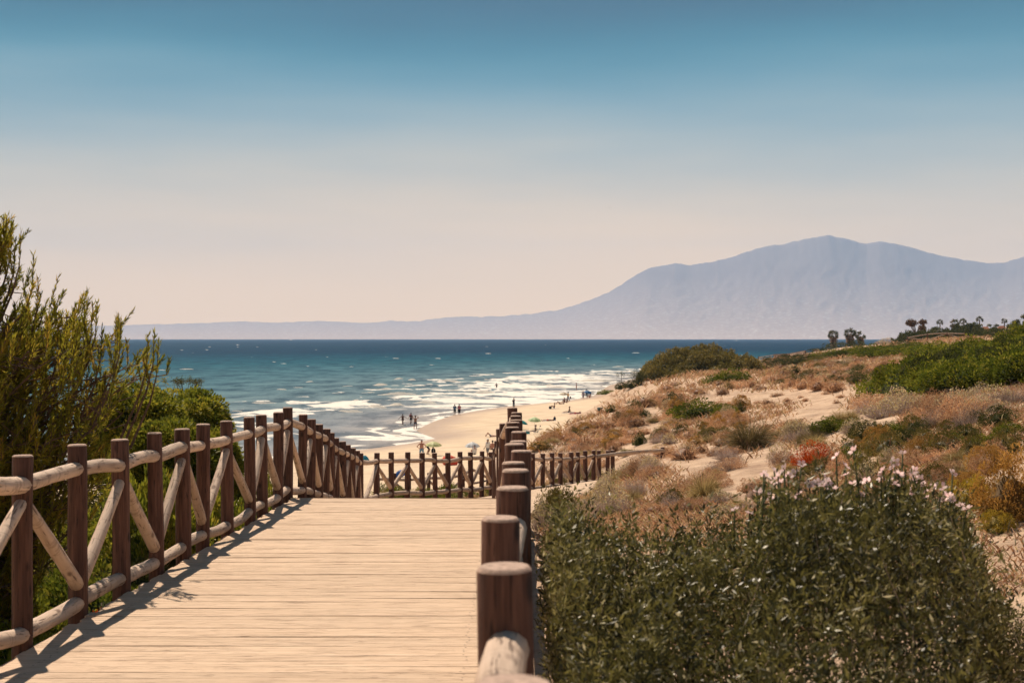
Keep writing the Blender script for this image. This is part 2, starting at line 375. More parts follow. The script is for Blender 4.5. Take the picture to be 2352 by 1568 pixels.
m, nt, bs = mat('dune_sand')
geo = nt.nodes.new('ShaderNodeNewGeometry')
n1 = noise(nt, .35, 6, geo.outputs['Position']); n2 = noise(nt, 6, 6, geo.outputs['Position'], .7); n3 = noise(nt, 1.3, 5, geo.outputs['Position'])
sandc = rampn(nt, [(.3, (.55, .41, .28)), (.5, (.63, .48, .33)), (.7, (.69, .54, .38))], n1.outputs['Fac'])
dunec = rampn(nt, [(.30, (.36, .235, .16)), (.5, (.50, .345, .235)), (.68, (.60, .43, .30))], n3.outputs['Fac'])
ba = nt.nodes.new('ShaderNodeAttribute'); ba.attribute_name = 'bare'
we = nt.nodes.new('ShaderNodeAttribute'); we.attribute_name = 'wet'
c1 = mixc(nt, dunec.outputs[0], sandc.outputs[0], ba.outputs['Fac'])
sp = rampn(nt, [(.30, (.62, .55, .5)), (.48, (1, 1, 1))], n2.outputs['Fac'])
c1 = mixc(nt, c1, sp.outputs[0], .55, 'MULTIPLY')
c1 = mixc(nt, c1, (.36, .235, .155), math_(nt, 'MULTIPLY', we.outputs['Fac'], .85))
nt.links.new(c1, bs.inputs['Base Color'])
nt.links.new(math_(nt, 'MULTIPLY_ADD', we.outputs['Fac'], -.45, .9), bs.inputs['Roughness'])
bs.inputs['Specular IOR Level'].default_value = .2
bump(nt, bs, math_(nt, 'ADD', n2.outputs['Fac'], math_(nt, 'MULTIPLY', n3.outputs['Fac'], 2.5)), .8, .09)
M['sand'] = m
terrain = link('dune_ground', new_mesh('dune_ground', np.stack([Xg, Yf, Zg], -1).reshape(-1, 3), quads, {'bare': bare.ravel(), 'wet': wet.ravel()}, True, [m]))
tag(terrain, kind='structure')

# ------------------------------------------------------------------ sea
su = np.concatenate([np.linspace(-3000, -400, 40), np.linspace(-380, 2700, 480), np.linspace(2740, 5200, 40)])
sy = np.concatenate([776 + 40838 / np.array([20400, 17000, 14000, 11000, 8500]), np.linspace(781.5, 900, 150), np.linspace(900.8, 1075, 218), np.linspace(1080, 1500, 22)])
Us, Ss = np.meshgrid(su, sy)
Ys_ = EYE * F / (Ss - 776); Xs = (Us - 1176) / F * Ys_
sd, arc = shore_sd(Xs, Ys_); sd = sd.reshape(Xs.shape); arc = arc.reshape(Xs.shape); d = -sd
dd = d + (fbm(Xs / 30, Ys_ / 45, 41, 3) - .5) * 16 + (fbm(Xs / 9, Ys_ / 9, 42, 3) - .5) * 3
right = sstep(215, 285, Ys_ + Xs * .3)                       # the far half of the bay breaks closer in
nA = fbm(Xs / 11, Ys_ / 7.5, 51, 4); nB = fbm(Xs / 2.2, Ys_ / 3, 52, 3); nC = fbm(Xs / 26, Ys_ / 12, 53, 3)
mix_ = nA * .62 + nB * .20 + nC * .18
foam = np.zeros_like(d)
w_main = sstep(17, 23, dd) * sstep(40, 32, dd)
w_in = right * sstep(1.5, 5, dd) * sstep(26, 18, dd)
w_out = sstep(34, 42, dd) * sstep(70, 46, dd)
foam = np.maximum(foam, sstep(.50, .575, mix_ + .07 * (w_main - .4)) * w_main)
foam = np.maximum(foam, sstep(.505, .58, mix_ + .05 * (w_in - .5)) * w_in)
foam = np.maximum(foam, sstep(.60, .66, mix_) * w_out * .9)
lace = sstep(.52, .60, fbm(Xs / 5, Ys_ / 3.4, 55, 4)) * .5
foam = np.maximum(foam, lace * np.maximum(w_main, w_in * .9))
dl = d + (fbm(Xs / 7, Ys_ / 7, 43, 3) - .5) * 7
foam = np.maximum(foam, sstep(1.5, .4, np.abs(dl - .2)) * sstep(.30, .42, nB * .5 + nA * .5))       # swash edge
foam = np.maximum(foam, sstep(1.4, .3, np.abs(dl - 4.6)) * sstep(.50, .58, nA) * .8)
tipd = np.hypot((Xs + 14.0), (Ys_ - 184) * .8)
foam = np.maximum(foam, sstep(10, 6, tipd + (fbm(Xs / 3, Ys_ / 3, 61, 4) - .5) * 9) * sstep(.46, .53, fbm(Xs / 5 + Ys_ * .1, Ys_ / 4.2, 62, 3)) * sstep(-1, 0, d))
far = fbm(Xs / 9, Ys_ / 30, 71, 3)
foam = np.maximum(foam, sstep(.86, .90, far + .12 * (vn2(Xs / 5, Ys_ / 16, 72) - .5)) * sstep(90, 160, d) * .85)
foam *= sstep(-2.5, -.5, d)
hgt = .35 * w_main * sstep(.42, .6, nC) + .25 * foam * w_out
chop = (fbm(Xs / 4, Ys_ / 4, 81, 3) - .5) * .30 * sstep(2, 20, d) + np.sin(dd / 9 * 6.283 / 1.0) * .10 * sstep(5, 30, d) * sstep(160, 60, d)
Zs = hgt * sstep(2, 8, d) + chop + foam * .10 * sstep(4, 12, d)
Zs = np.where(Ys_ > 1500, 0, Zs)
r, c = Xs.shape; idx = np.arange(r * c).reshape(r, c)
q = np.stack([idx[:-1, :-1], idx[1:, :-1], idx[1:, 1:], idx[:-1, 1:]], -1).reshape(-1, 4)
keep = (sd.ravel()[q].min(1) < 12)
q = q[keep]
m, nt, bs = mat('sea_water')
geo = nt.nodes.new('ShaderNodeNewGeometry'); fo = nt.nodes.new('ShaderNodeAttribute'); fo.attribute_name = 'foam'
de = nt.nodes.new('ShaderNodeAttribute'); de.attribute_name = 'dep'
base = rampn(nt, [(0, (.33, .285, .255)), (.12, (.24, .24, .245)), (.28, (.15, .205, .22)), (.42, (.066, .140, .166)), (.56, (.016, .084, .115)), (.66, (.005, .052, .086)), (.74, (.002, .026, .058)), (1, (.002, .022, .050))], de.outputs['Fac'])
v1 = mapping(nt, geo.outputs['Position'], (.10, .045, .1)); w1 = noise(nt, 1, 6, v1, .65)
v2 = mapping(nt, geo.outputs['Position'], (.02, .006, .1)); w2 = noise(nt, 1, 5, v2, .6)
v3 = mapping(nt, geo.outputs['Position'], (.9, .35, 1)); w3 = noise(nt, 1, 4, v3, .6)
k1 = rampn(nt, [(.38, (.40, .46, .54)), (.52, (.95, .97, 1)), (.66, (1.35, 1.3, 1.25))], w1.outputs['Fac'])  # dark troughs, pale crests: wave shading painted into the water colour
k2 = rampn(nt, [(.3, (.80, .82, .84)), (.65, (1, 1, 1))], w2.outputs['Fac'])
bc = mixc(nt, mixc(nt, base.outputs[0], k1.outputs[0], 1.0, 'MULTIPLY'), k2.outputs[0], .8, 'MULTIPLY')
ff = math_(nt, 'MULTIPLY', fo.outputs['Fac'], math_(nt, 'MULTIPLY_ADD', w3.outputs['Fac'], .9, .62))
fr = rampn(nt, [(.28, (0, 0, 0)), (.62, (1, 1, 1))], ff)
bc = mixc(nt, bc, (.74, .69, .62), fr.outputs[0])
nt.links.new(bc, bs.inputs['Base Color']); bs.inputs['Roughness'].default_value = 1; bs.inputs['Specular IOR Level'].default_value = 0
bump(nt, bs, math_(nt, 'ADD', math_(nt, 'MULTIPLY', w1.outputs['Fac'], 3.0), math_(nt, 'MULTIPLY', w3.outputs['Fac'], .5)), .9, .6)
gl = nt.nodes.new('ShaderNodeBsdfGlossy'); gl.inputs['Roughness'].default_value = .32; gl.inputs['Color'].default_value = (.55, .8, 1, 1)
nt.links.new([l.from_socket for l in nt.links if l.to_socket == bs.inputs['Normal']][0], gl.inputs['Normal'])
ms = nt.nodes.new('ShaderNodeMixShader'); nt.links.new(math_(nt, 'MULTIPLY_ADD', fr.outputs[0], -.035, .04), ms.inputs[0])
nt.links.new(bs.outputs[0], ms.inputs[1]); nt.links.new(gl.outputs[0], ms.inputs[2]); nt.links.new(ms.outputs[0], nt.nodes['Material Output'].inputs[0])
dep = np.clip(np.log1p(np.maximum(d, 0) / 14) / np.log1p(2600 / 14), 0, 1)
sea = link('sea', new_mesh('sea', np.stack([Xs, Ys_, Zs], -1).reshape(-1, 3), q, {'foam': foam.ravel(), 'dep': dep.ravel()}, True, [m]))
tag(sea, kind='structure')
fm, nt, bs = mat('breaker_foam'); tcn = nt.nodes.new('ShaderNodeTexCoord'); n1 = noise(nt, 3.0, 5, tcn.outputs['Object'])
nt.links.new(rampn(nt, [(.3, (.62, .57, .51)), (.55, (.84, .78, .70))], n1.outputs['Fac']).outputs[0], bs.inputs['Base Color']); bs.inputs['Roughness'].default_value = .9
bump(nt, bs, n1.outputs['Fac'], .5, .06); bs.inputs['Specular IOR Level'].default_value = 0
tl = nt.nodes.new('ShaderNodeBsdfTranslucent'); tl.inputs[0].default_value = (.86, .82, .76, 1); mx = nt.nodes.new('ShaderNodeMixShader'); mx.inputs[0].default_value = .5
nt.links.new(bs.outputs[0], mx.inputs[1]); nt.links.new(tl.outputs[0], mx.inputs[2]); nt.links.new(mx.outputs[0], nt.nodes['Material Output'].inputs[0])
def breaker(x0, x1, y, hp):
    Y = EYE * F / (y - 776); W = (x1 - x0) / F * Y; X = ((x0 + x1) / 2 - 1176) / F * Y; H = min(1.05, max(.22, hp / F * Y)) * (.7 if y > 866 else .5); nx = int(np.clip(W * 2.2, 14, 60)); ny = 9
    u = np.linspace(-1, 1, nx); sd_ = rng.integers(0, 9999)
    env = (1 - np.abs(u) ** 2.2) * (.35 + .9 * fbm(u * W / 3.2 + 7, u * 0 + sd_ * .7, int(sd_), 4)); env *= np.where(u > -.2, 1, .55 + .56 * (u + 1))
    V = []
    prof = [(-1.9, -.12), (-1.6, .04), (-1.1, .32), (-.5, .72), (0, .92), (.5, .85), (1.2, .5), (2.2, .18), (3.2, -.12)]
    for i, uu in enumerate(u):
        for (a, b) in prof:
            e = env[i]; V.append((uu * W / 2 + rng.normal() * .05, a * H * (1.0 + e * 1.4) + (fbm(np.array([uu * W / 4.]), np.array([sd_ * 1.])) [0] - .5) * 3, b * H * e * 1.25 + rng.normal() * .03 * H - .08))
    Fc = np.array([(i * ny + j, i * ny + j + 1, (i + 1) * ny + j + 1, (i + 1) * ny + j) for i in range(nx - 1) for j in range(ny - 1)])
    link('breaker', new_mesh('breaker', np.array(V), Fc, None, True, [fm]), sea, (X, Y, 0))
BRK = []
for a, b, y_, h_ in ((310, 450, 388, 8), (450, 522, 390, 20), (645, 865, 402, 34), (170, 310, 431, 22), (200, 376, 466, 28), (215, 545, 505, 30), (80, 215, 490, 16), (620, 740, 461, 18), (740, 900, 480, 26), (955, 1050, 409, 20), (890, 1095, 431, 13),
    (1035, 1100, 391, 18), (1275, 1430, 387, 30), (1145, 1215, 409, 10), (1230, 1296, 425, 18), (1345, 1470, 405, 14), (1520, 1616, 434, 24), (660, 826, 517, 32), (965, 1146, 492, 42), (0, 95, 562, 28), (1450, 1740, 388, 16), (1730, 2110, 402, 32),
    (2050, 2156, 287, 20), (2195, 2266, 179, 12), (1870, 1930, 271, 6), (2230, 2352, 328, 12), (290, 430, 592, 38), (470, 690, 575, 40), (100, 300, 610, 44), (-160, 90, 640, 40), (830, 1010, 545, 28), (1010, 1330, 520, 22), (1300, 1500, 465, 20), (1500, 1760, 450, 16), (360, 470, 745, 14), (330, 400, 828, 18)):
    BRK.append(((1400 + a / 1.96) / 1.741, (1400 + b / 1.96) / 1.741, (1320 + y_ / 1.96) / 1.741, h_ / 1.96 / 1.741))
for a, b, y_, h_ in ((240, 310, 52, 14), (760, 896, 78, 20), (135, 220, 95, 8), (510, 632, 86, 12), (570, 682, 208, 28), (0, 90, 110, 12), (930, 1010, 26, 12), (150, 330, 290, 26), (-260, 20, 300, 22)):
    BRK.append(((1100 + a / 1.96) / 1.741, (1100 + b / 1.96) / 1.741, (1500 + y_ / 1.96) / 1.741, h_ / 1.96 / 1.741))
BRK += [(340, 386, 850, 4), (408, 446, 848, 4.5), (520, 560, 946, 6), (560, 640, 925, 5), (1560, 1575, 808, 2.5), (1585, 1600, 812, 2), (640, 660, 835, 2), (800, 815, 842, 2), (980, 1000, 838, 2)]
for b_ in BRK: breaker(*b_)

# ------------------------------------------------------------------ mountain and far coast
SIL = np.array([(-2800, 735), (-1500, 742), (-300, 752), (150, 750), (310, 746), (450, 742), (560, 738), (640, 741), (720, 737), (780, 738), (840, 742), (900, 736), (960, 738), (1000, 731), (1060, 727), (1130, 727), (1200, 722),
    (1290, 711), (1340, 694), (1400, 671), (1440, 645), (1485, 618), (1520, 610), (1550, 604), (1590, 608), (1640, 600), (1680, 590), (1720, 577), (1760, 566), (1800, 560), (1840, 550), (1890, 541),
    (1910, 541), (1950, 551), (1990, 561), (2020, 555), (2060, 559), (2100, 570), (2150, 585), (2200, 594), (2250, 602), (2300, 604), (2352, 590), (2500, 575), (2800, 600), (3600, 680), (4900, 730)], float)
mu = np.concatenate([np.linspace(-2800, 0, 60), np.linspace(4, 2500, 620), np.linspace(2520, 4900, 60)])
R0, R1 = 13000., 17500.
mv = np.concatenate([np.linspace(0, 1, 60), np.linspace(1.05, 1.5, 10)])
Um, Vm = np.meshgrid(mu, mv)
Ridge = np.interp(Um, SIL[:, 0], 776 - SIL[:, 1])
Ym = R0 + (R1 - R0) * Vm; Xm = (Um - 1176) / F * Ym
hr = (Ridge + (fbm(Um / 14, Um * 0, 91, 4) - .5) * 5 * np.clip(Ridge / 60, .15, 1) * np.clip(Vm, 0, 1) ** 8) / F * R1 + EYE
prof = np.where(Vm <= 1, .05 * Vm + .95 * Vm ** 1.7, np.maximum(0, 1 - (Vm - 1) * 1.6))
rid = np.abs(fbm(Um / 38 + Vm * 2.5, Vm * 9 - Um / 90, 93, 5) - .5) * 2
Zm = hr * prof - rid * 35 * np.clip(Ridge / 200, .05, 1) * np.clip(prof * 4, 0, 1) * np.clip((1 - prof) * 3, 0, 1) - 2 * (Vm <= 0)
r, c = Um.shape; idx = np.arange(r * c).reshape(r, c)
q = np.stack([idx[:-1, :-1], idx[:-1, 1:], idx[1:, 1:], idx[1:, :-1]], -1).reshape(-1, 4)
m, nt, bs = mat('mountain_rock')
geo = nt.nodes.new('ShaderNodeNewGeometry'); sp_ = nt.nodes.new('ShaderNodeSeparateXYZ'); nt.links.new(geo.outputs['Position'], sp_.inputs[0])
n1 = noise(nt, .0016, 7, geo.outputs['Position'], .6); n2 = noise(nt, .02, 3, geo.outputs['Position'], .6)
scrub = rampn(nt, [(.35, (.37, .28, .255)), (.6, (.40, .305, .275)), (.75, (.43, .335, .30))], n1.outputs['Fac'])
town_haze = rampn(nt, [(.48, (.60, .45, .38)), (.60, (.70, .55, .46)), (.66, (.88, .80, .72))], n2.outputs['Fac'])
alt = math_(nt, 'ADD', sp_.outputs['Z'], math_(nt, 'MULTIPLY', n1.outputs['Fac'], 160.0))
al = rampn(nt, [(.0, (0, 0, 0)), (.12, (0, 0, 0)), (.95, (1, 1, 1))], math_(nt, 'DIVIDE', alt, 900.0))  # paler foot: haze fade painted into the colour, over fields and towns
nt.links.new(mixc(nt, town_haze.outputs[0], scrub.outputs[0], al.outputs[0]), bs.inputs['Base Color'])
bs.inputs['Roughness'].default_value = 1; bs.inputs['Specular IOR Level'].default_value = 0
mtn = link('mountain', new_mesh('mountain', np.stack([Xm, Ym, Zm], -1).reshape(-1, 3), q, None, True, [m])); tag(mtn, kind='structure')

# ------------------------------------------------------------------ haze: the air between here and the mountain
HAZE = 6.3e-5
m = bpy.data.materials.new('coastal_haze'); m.use_nodes = True; nt = m.node_tree
nt.nodes.remove(nt.nodes['Principled BSDF'])
pv = nt.nodes.new('ShaderNodeVolumePrincipled'); pv.inputs['Color'].default_value = (.43, .66, .98, 1); pv.inputs['Density'].default_value = HAZE
nt.links.new(pv.outputs[0], nt.nodes['Material Output'].inputs['Volume'])
hz = part('haze', box(0, 9500, 697, 56000, 23000, 1406), m); tag(hz, kind='stuff')

# ------------------------------------------------------------------ boardwalk
S1 = 81 / F; Z0 = EYE - 1.50; YC = 17.1; S2 = .148
def deck_z(Y): return Z0 - S1 * Y if Y < YC else Z0 - S1 * YC - S2 * (Y - YC)
ZL = deck_z(26.6)                                          # landing level
PD = Vector((.443, .897, 0)).normalized(); PN = Vector((PD.y, -PD.x, 0))     # direction of the lower path
bw = bpy.data.objects.new('boardwalk', None); COL.objects.link(bw); bw.location = (-1.33, 6, deck_z(6)); tag(bw, kind='structure')
M['screw'] = plain('rusty_screw', (.09, .05, .035), .6, .4)
def plank_mesh(i):
    L = 2.58 + .02 * (i % 3); w = .138; t = .035; b = .0025
    prof = [(-w / 2, -t), (w / 2, -t), (w / 2, -b), (w / 2 - b, 0), (-w / 2 + b, 0), (-w / 2, -b)]
    xs = np.linspace(-L / 2, L / 2, 5); V = []; Fc = []
    for k, x in enumerate(xs):
        wob = random.uniform(-.003, .003); bow = random.uniform(-.003, .003)
        V += [(x, y + wob, z + bow) for y, z in prof]
    for k in range(4):
        for j in range(6):
            j2 = (j + 1) % 6; Fc.append((k * 6 + j, (k + 1) * 6 + j, (k + 1) * 6 + j2, k * 6 + j2))
    Fc.append((0, 1, 2, 3, 4, 5)); Fc.append(tuple(24 + j for j in (5, 4, 3, 2, 1, 0)))
    nf = len(Fc)
    for x in (-1.12, 1.08):                       # two screws near each end
        for y in (-.04, .04):
            b0 = len(V); cx = x + random.uniform(-.01, .01); V += [(cx + .006 * math.cos(k), y + .006 * math.sin(k), .0012) for k in np.arange(6) * 1.0472]; Fc.append(tuple(range(b0, b0 + 6)))
    return new_mesh('plank', np.array(V), Fc, mats=[M['plank'], M['screw']], midx=[0] * nf + [1] * (len(Fc) - nf))
pm = [plank_mesh(i) for i in range(9)]
nplank = [0]
def plank(x, y, z, pitch=0, yaw=0):
    o = link('plank', pm[nplank[0] % 9], bw); nplank[0] += 1
    o.location = Vector((x + random.uniform(-.012, .012), y, z + random.uniform(-.0012, .0012))) - bw.location
    o.rotation_euler = (pitch + random.uniform(-.005, .005), random.uniform(-.0015, .0015), yaw + random.uniform(-.002, .002))
Y = -1.0
while Y < YC:
    plank(-1.33, Y, deck_z(Y), -math.atan(S1)); Y += .1382 if random.random() > .25 else random.uniform(.140, .146)
while Y < 26.6:
    plank(-1.37 - .012 * (Y - 17), Y, deck_z(Y), -math.atan(S2)); Y += .142
DPS = .032
def path_z(t): return ZL - .0 - DPS * t
t = 0.0
while t < 14:
    p = Vector((-1.4, 26.7, 0)) + PD * t
    w = min(1, t / 2.2); yaw = math.atan2(PN.y, PN.x) * w
    plank(p.x + .1 * w, p.y, path_z(t), 0, yaw); t += .145
for X in (-2.45, -1.35, -.25):
    v, f = box(0, 0, 0, .08, 18.2, .14); v[:, 2] -= (v[:, 1]) * S1
    part('joist', (v + np.array((X, 8.0, deck_z(8.0) - .11)) - np.array(bw.location), f), M['post'], bw)
    v, f = box(0, 0, 0, .08, 9.3, .14); v[:, 2] -= (v[:, 1]) * S2
    part('joist', (v + np.array((X, 21.9, deck_z(21.9) - .11)) - np.array(bw.location), f), M['post'], bw)

# ------------------------------------------------------------------ fences
def log(name, p0, p1, r0, r1, mt, parent, bend=0.0, n=12, segs=6, top=None):
    p0 = Vector(p0); p1 = Vector(p1); L = (p1 - p0).length; a = random.uniform(0, 6.28)
    pts, rad = [], []
    for i in range(segs + 1):
        t = i / segs; b = math.sin(math.pi * t) * bend
        pts.append((math.cos(a) * b + random.uniform(-1, 1) * r0 * .03, math.sin(a) * b + random.uniform(-1, 1) * r0 * .03, L * t))
        rad.append((r0 + (r1 - r0) * t) * random.uniform(.97, 1.03))
    if top:
        ch = r1 * .16
        pts[-1] = (pts[-1][0], pts[-1][1], L - ch); pts.append((pts[-1][0], pts[-1][1], L)); rad.append(rad[-1] * .87)
    v, f = tube(pts, rad, n)
    mats = [mt]; mi = [0] * len(f)
    if top:
        mats.append(top); mi[-1] = 1
        for k in range(2, n + 2): mi[-1 - k] = 1
    me = new_mesh(name, v, f, mats=mats, midx=mi)
    me.polygons.foreach_set('use_smooth', np.array([len(q) == 4 for q in f]))
    o = link(name, me, parent)
    qd = (p1 - p0).normalized().to_track_quat('Z', 'Y')
    base = parent.location if parent else Vector((0, 0, 0))
    o.location = p0 - base; o.rotation_mode = 'QUATERNION'; o.rotation_quaternion = qd
    return o
def fence(label, posts, H, first_peak=0, r=.06, rr=.047, brace=True, group=None, drop=.165, low=.17, extra=.35, n=14, skiprail=()):
    """posts: (X, Y, ztop)"""
    x, y, zt = posts[0]
    root = thing('wooden_fence', label, 'fence', (x, y, zt - H), group)
    top = []; bot = []; jog = []
    for i, (x, y, zt) in enumerate(posts):
        lean = (random.uniform(-.012, .012), random.uniform(-.012, .012)); rp = r * random.uniform(.94, 1.05)
        log('post', (x - lean[0], y - lean[1], zt - H - extra), (x + lean[0], y + lean[1], zt), rp * 1.03, rp, M['post'], root, .006, n, 5, M['endgrain'])
        top.append(Vector((x, y, zt - drop + random.uniform(-.022, .022)))); bot.append(Vector((x, y, zt - H + low + random.uniform(-.022, .022))))
    for i in range(len(posts) - 1):
        d = (top[i + 1] - top[i]).normalized() * .02
        if i not in skiprail:
            log('rail', top[i] - d + Vector((0, 0, random.uniform(-.012, .012))), top[i + 1] + d, rr * random.uniform(.93, 1.07), rr * random.uniform(.93, 1.07), M['pale'], root, random.uniform(.0, .022), 12)
            log('rail', bot[i] - d + Vector((0, 0, random.uniform(-.015, .015))), bot[i + 1] + d, rr * random.uniform(.93, 1.07), rr * random.uniform(.93, 1.07), M['pale'], root, random.uniform(.0, .025), 12)
        if brace:
            pk = (i - first_peak) % 2 == 0
            a, b = (i, i + 1) if pk else (i + 1, i)
            up = top[a] + Vector((0, 0, -.085)); dn = bot[b] + Vector((0, 0, .10))
            log('brace', dn, up, rr * .95, rr * random.uniform(.72, .9), M['pale'], root, random.uniform(0, .012), 12)
    return root
HF = 1.15
LX = [52, 180, 278, 357, 420, 465, 521, 573, 601, 638, 661]
LY = [7.85, 8.86, 9.82, 10.77, 11.67, 12.45, 13.47, 14.55, 15.4, 16.35, 17.1]
LT = [1045, 1020, 1008, 993, 984, 973, 966, 957, 952, 946, 935]
lp = [(-2.72, y, deck_z(y) + HF) for y in (3.9, 4.95, 5.9, 6.9)]
lp += [((x - 1176) / F * y, y, EYE - (t - 776) / F * y) for x, y, t in zip(LX, LY, LT)]
RX = [695, 714, 733, 748, 760, 771, 788, 798, 809, 820, 827]; RT = [951, 962, 973.6, 984, 993, 1005, 1013, 1021, 1028, 1034, 1040]
for x, t in zip(RX, RT):
    y = -2.7 * F / (x - 1176); lp.append((-2.7, y, EYE - (t - 776) / F * y))
fence('long pole fence with crossed braces along the left edge of the boardwalk', lp, HF, 0)
RP = [(1165, 1563, 2.13), (1170, 1297, 3.15), (1149.6, 1186, 4.26), (1180, 1117.4, 5.18), (1187, 1077, 6.05), (1182, 1060.5, 7.0), (1194.5, 1034, 8.1), (1185, 1018, 8.95), (1191.5, 1011.6, 9.9),
      (1188.6, 990.5, 11.1), (1179, 980, 11.9), (1180, 969, 12.75), (1187, 963.5, 14.0), (1182.7, 954, 14.95), (1185, 946.6, 16.2), (1178, 935.7, 17.6)]
rp = [(.02, 1.1, EYE - .49)] + [P(x, y, Y) for x, y, Y in RP]
for x, t in zip([1155.5, 1151, 1147.6, 1143, 1140, 1136.7], [971.5, 984, 994, 1011.6, 1028.6, 1043]):
    y = 1.70 / (.148 - (t - 776) / F); rp.append(((x - 1176) / F * y, y, EYE - (t - 776) / F * y))
fence('near post and pole fence along the right edge of the boardwalk, posts one behind another', rp, 1.12, 0)
TX = [865, 898.6, 936, 969.7, 998.8, 1028.6, 1056.8, 1080.8, 1107, 1128, 1152, 1177, 1200, 1223, 1246, 1267.7, 1287.6, 1312, 1327.5, 1344.6, 1363.6, 1376]
tp = []
for i, x in enumerate(TX):
    Y = 28.2 + (x - 865) * (39.0 - 28.2) / (1407 - 865)
    yt = np.interp(x, [865, 936, 1000, 1107, 1223, 1290, 1376], [1040, 1038, 1040.5, 1035.5, 1041, 1039, 1033])
    tp.append(P(x, float(yt) + random.uniform(-1.2, 1.2), Y))
fx0 = lp[-1]
tf = fence('far pole fence with crossed braces where the boardwalk turns to the right', tp, 1.02, 0, r=.058, extra=.5)
for dz_ in (-.165, -.86):
    log('rail', Vector(lp[-1]) + Vector((0, 0, dz_)), Vector(tp[0]) + Vector((0, 0, dz_)), .047, .045, M['pale'], tf, .02)
log('brace', Vector(lp[-1]) + Vector((.05, .15, -.9)), Vector(tp[0]) + Vector((0, 0, -.25)), .046, .038, M['pale'], tf, .01)
# two extra posts, the long level rail and the fallen one at its right end
for x, yt, Y in ((1396, 1034, 38.6), (1407, 1033, 39.0), (1522, 1026, 39.5)):
    p = Vector(P(x, yt, Y)); log('post', p - Vector((0, 0, 1.45)), p, .06, .057, M['post'], tf, .004, 12, 4, M['endgrain'])
log('rail', P(1372, 1048, 38), P(1524, 1034.5, 39.45), .05, .046, M['pale'], tf, .03)
log('rail', P(1420, 1046, 38.8), P(1526, 1032, 39.7), .04, .036, M['pale'], tf, .02)
log('rail', P(1388, 1108, 36.4), P(1484, 1068, 37.6), .045, .04, M['greywood'], tf, .03)
log('rail', P(1430, 1090, 36.9), P(1490, 1064, 37.9), .035, .03, M['greywood'], tf, .02)
# lower fence further down towards the beach
lo = [P(x, y, Y) for x, y, Y in ((868, 1089, 43), (905, 1086, 43.5), (940, 1089, 44), (985, 1085, 44.6), (1022, 1086, 45.3), (1064, 1078, 46), (1082, 1064, 46.4), (1120, 1086, 47), (1160, 1082, 48), (1200, 1080, 49), (1250, 1079, 50), (1296, 1068, 51))]
fence('lower weathered pole fence seen through the far fence, down towards the beach', lo, .95, 1, r=.055, rr=.045, extra=.6, n=10)

# ------------------------------------------------------------------ foliage generators (numpy)
def unit(v): return v / (np.linalg.norm(v, axis=-1, keepdims=True) + 1e-9)
def rdir(n): return unit(rng.normal(size=(n, 3)))
def leaves(C, D, L, Wd, side=None, rnd=None, curl=0.0):
    """diamond leaves from C along D (n,3), length L, width Wd (n,) -> V, F(quads), rnd"""
    n = len(C); D = unit(D)
    S = unit(np.cross(D, rdir(n))) if side is None else side
    L = np.broadcast_to(L, (n,))[:, None]; Wd = np.broadcast_to(Wd, (n,))[:, None]
    Nn = np.cross(D, S)
    V = np.stack([C, C + D * L * .45 + S * Wd / 2, C + D * L - Nn * L * curl, C + D * L * .45 - S * Wd / 2], 1).reshape(-1, 3)
    Fq = np.arange(n * 4).reshape(n, 4)
    r_ = U(0, 1, n) if rnd is None else rnd
    return V, Fq, np.repeat(r_, 4)
def blades(C, D, L, Wd, droop=.35, rnd=None):
    """two-segment curved blades (quad + tip quad)"""
    n = len(C); D = unit(D); S = unit(np.cross(D, rdir(n)))
    L = np.broadcast_to(L, (n,))[:, None]; Wd = np.broadcast_to(Wd, (n,))[:, None]
    hor = D * np.array((1, 1, 0)); M1 = C + D * L * .5; T = C + D * L * .97 + hor * L * droop * .5 - np.array((0, 0, 1)) * L * droop * (.25 + np.linalg.norm(hor, axis=1, keepdims=True) * .5)
    V = np.stack([C - S * Wd / 2, C + S * Wd / 2, M1 + S * Wd * .4, M1 - S * Wd * .4, T + S * Wd * .06, T - S * Wd * .06], 1).reshape(-1, 3)
    b = np.arange(n)[:, None] * 6
    Fq = np.concatenate([b + np.array([[0, 1, 2, 3]]), b + np.array([[3, 2, 4, 5]])], 0)
    r_ = U(0, 1, n) if rnd is None else rnd
    return V, Fq, np.repeat(r_, 6)
def cat(parts):
    V, Fq, R = [], [], []; o = 0
    for v, f, r_ in parts: V.append(v); Fq.append(f + o); R.append(r_); o += len(v)
    return np.vstack(V), np.vstack(Fq), np.concatenate(R)
def fol(name, vfr, mt, parent=None, loc=None):
    return link(name, new_mesh(name, vfr[0], vfr[1], {'rnd': vfr[2]}, False, [mt]), parent, loc)
def clump_points(n_cl, shape=(1, 1, 1), low=-.1, shell=.55):
    d = rdir(n_cl * 3); d = d[d[:, 2] > low][:n_cl]
    rad = U(shell, 1.0, len(d))[:, None] ** .6
    return d * rad * np.array(shape), d
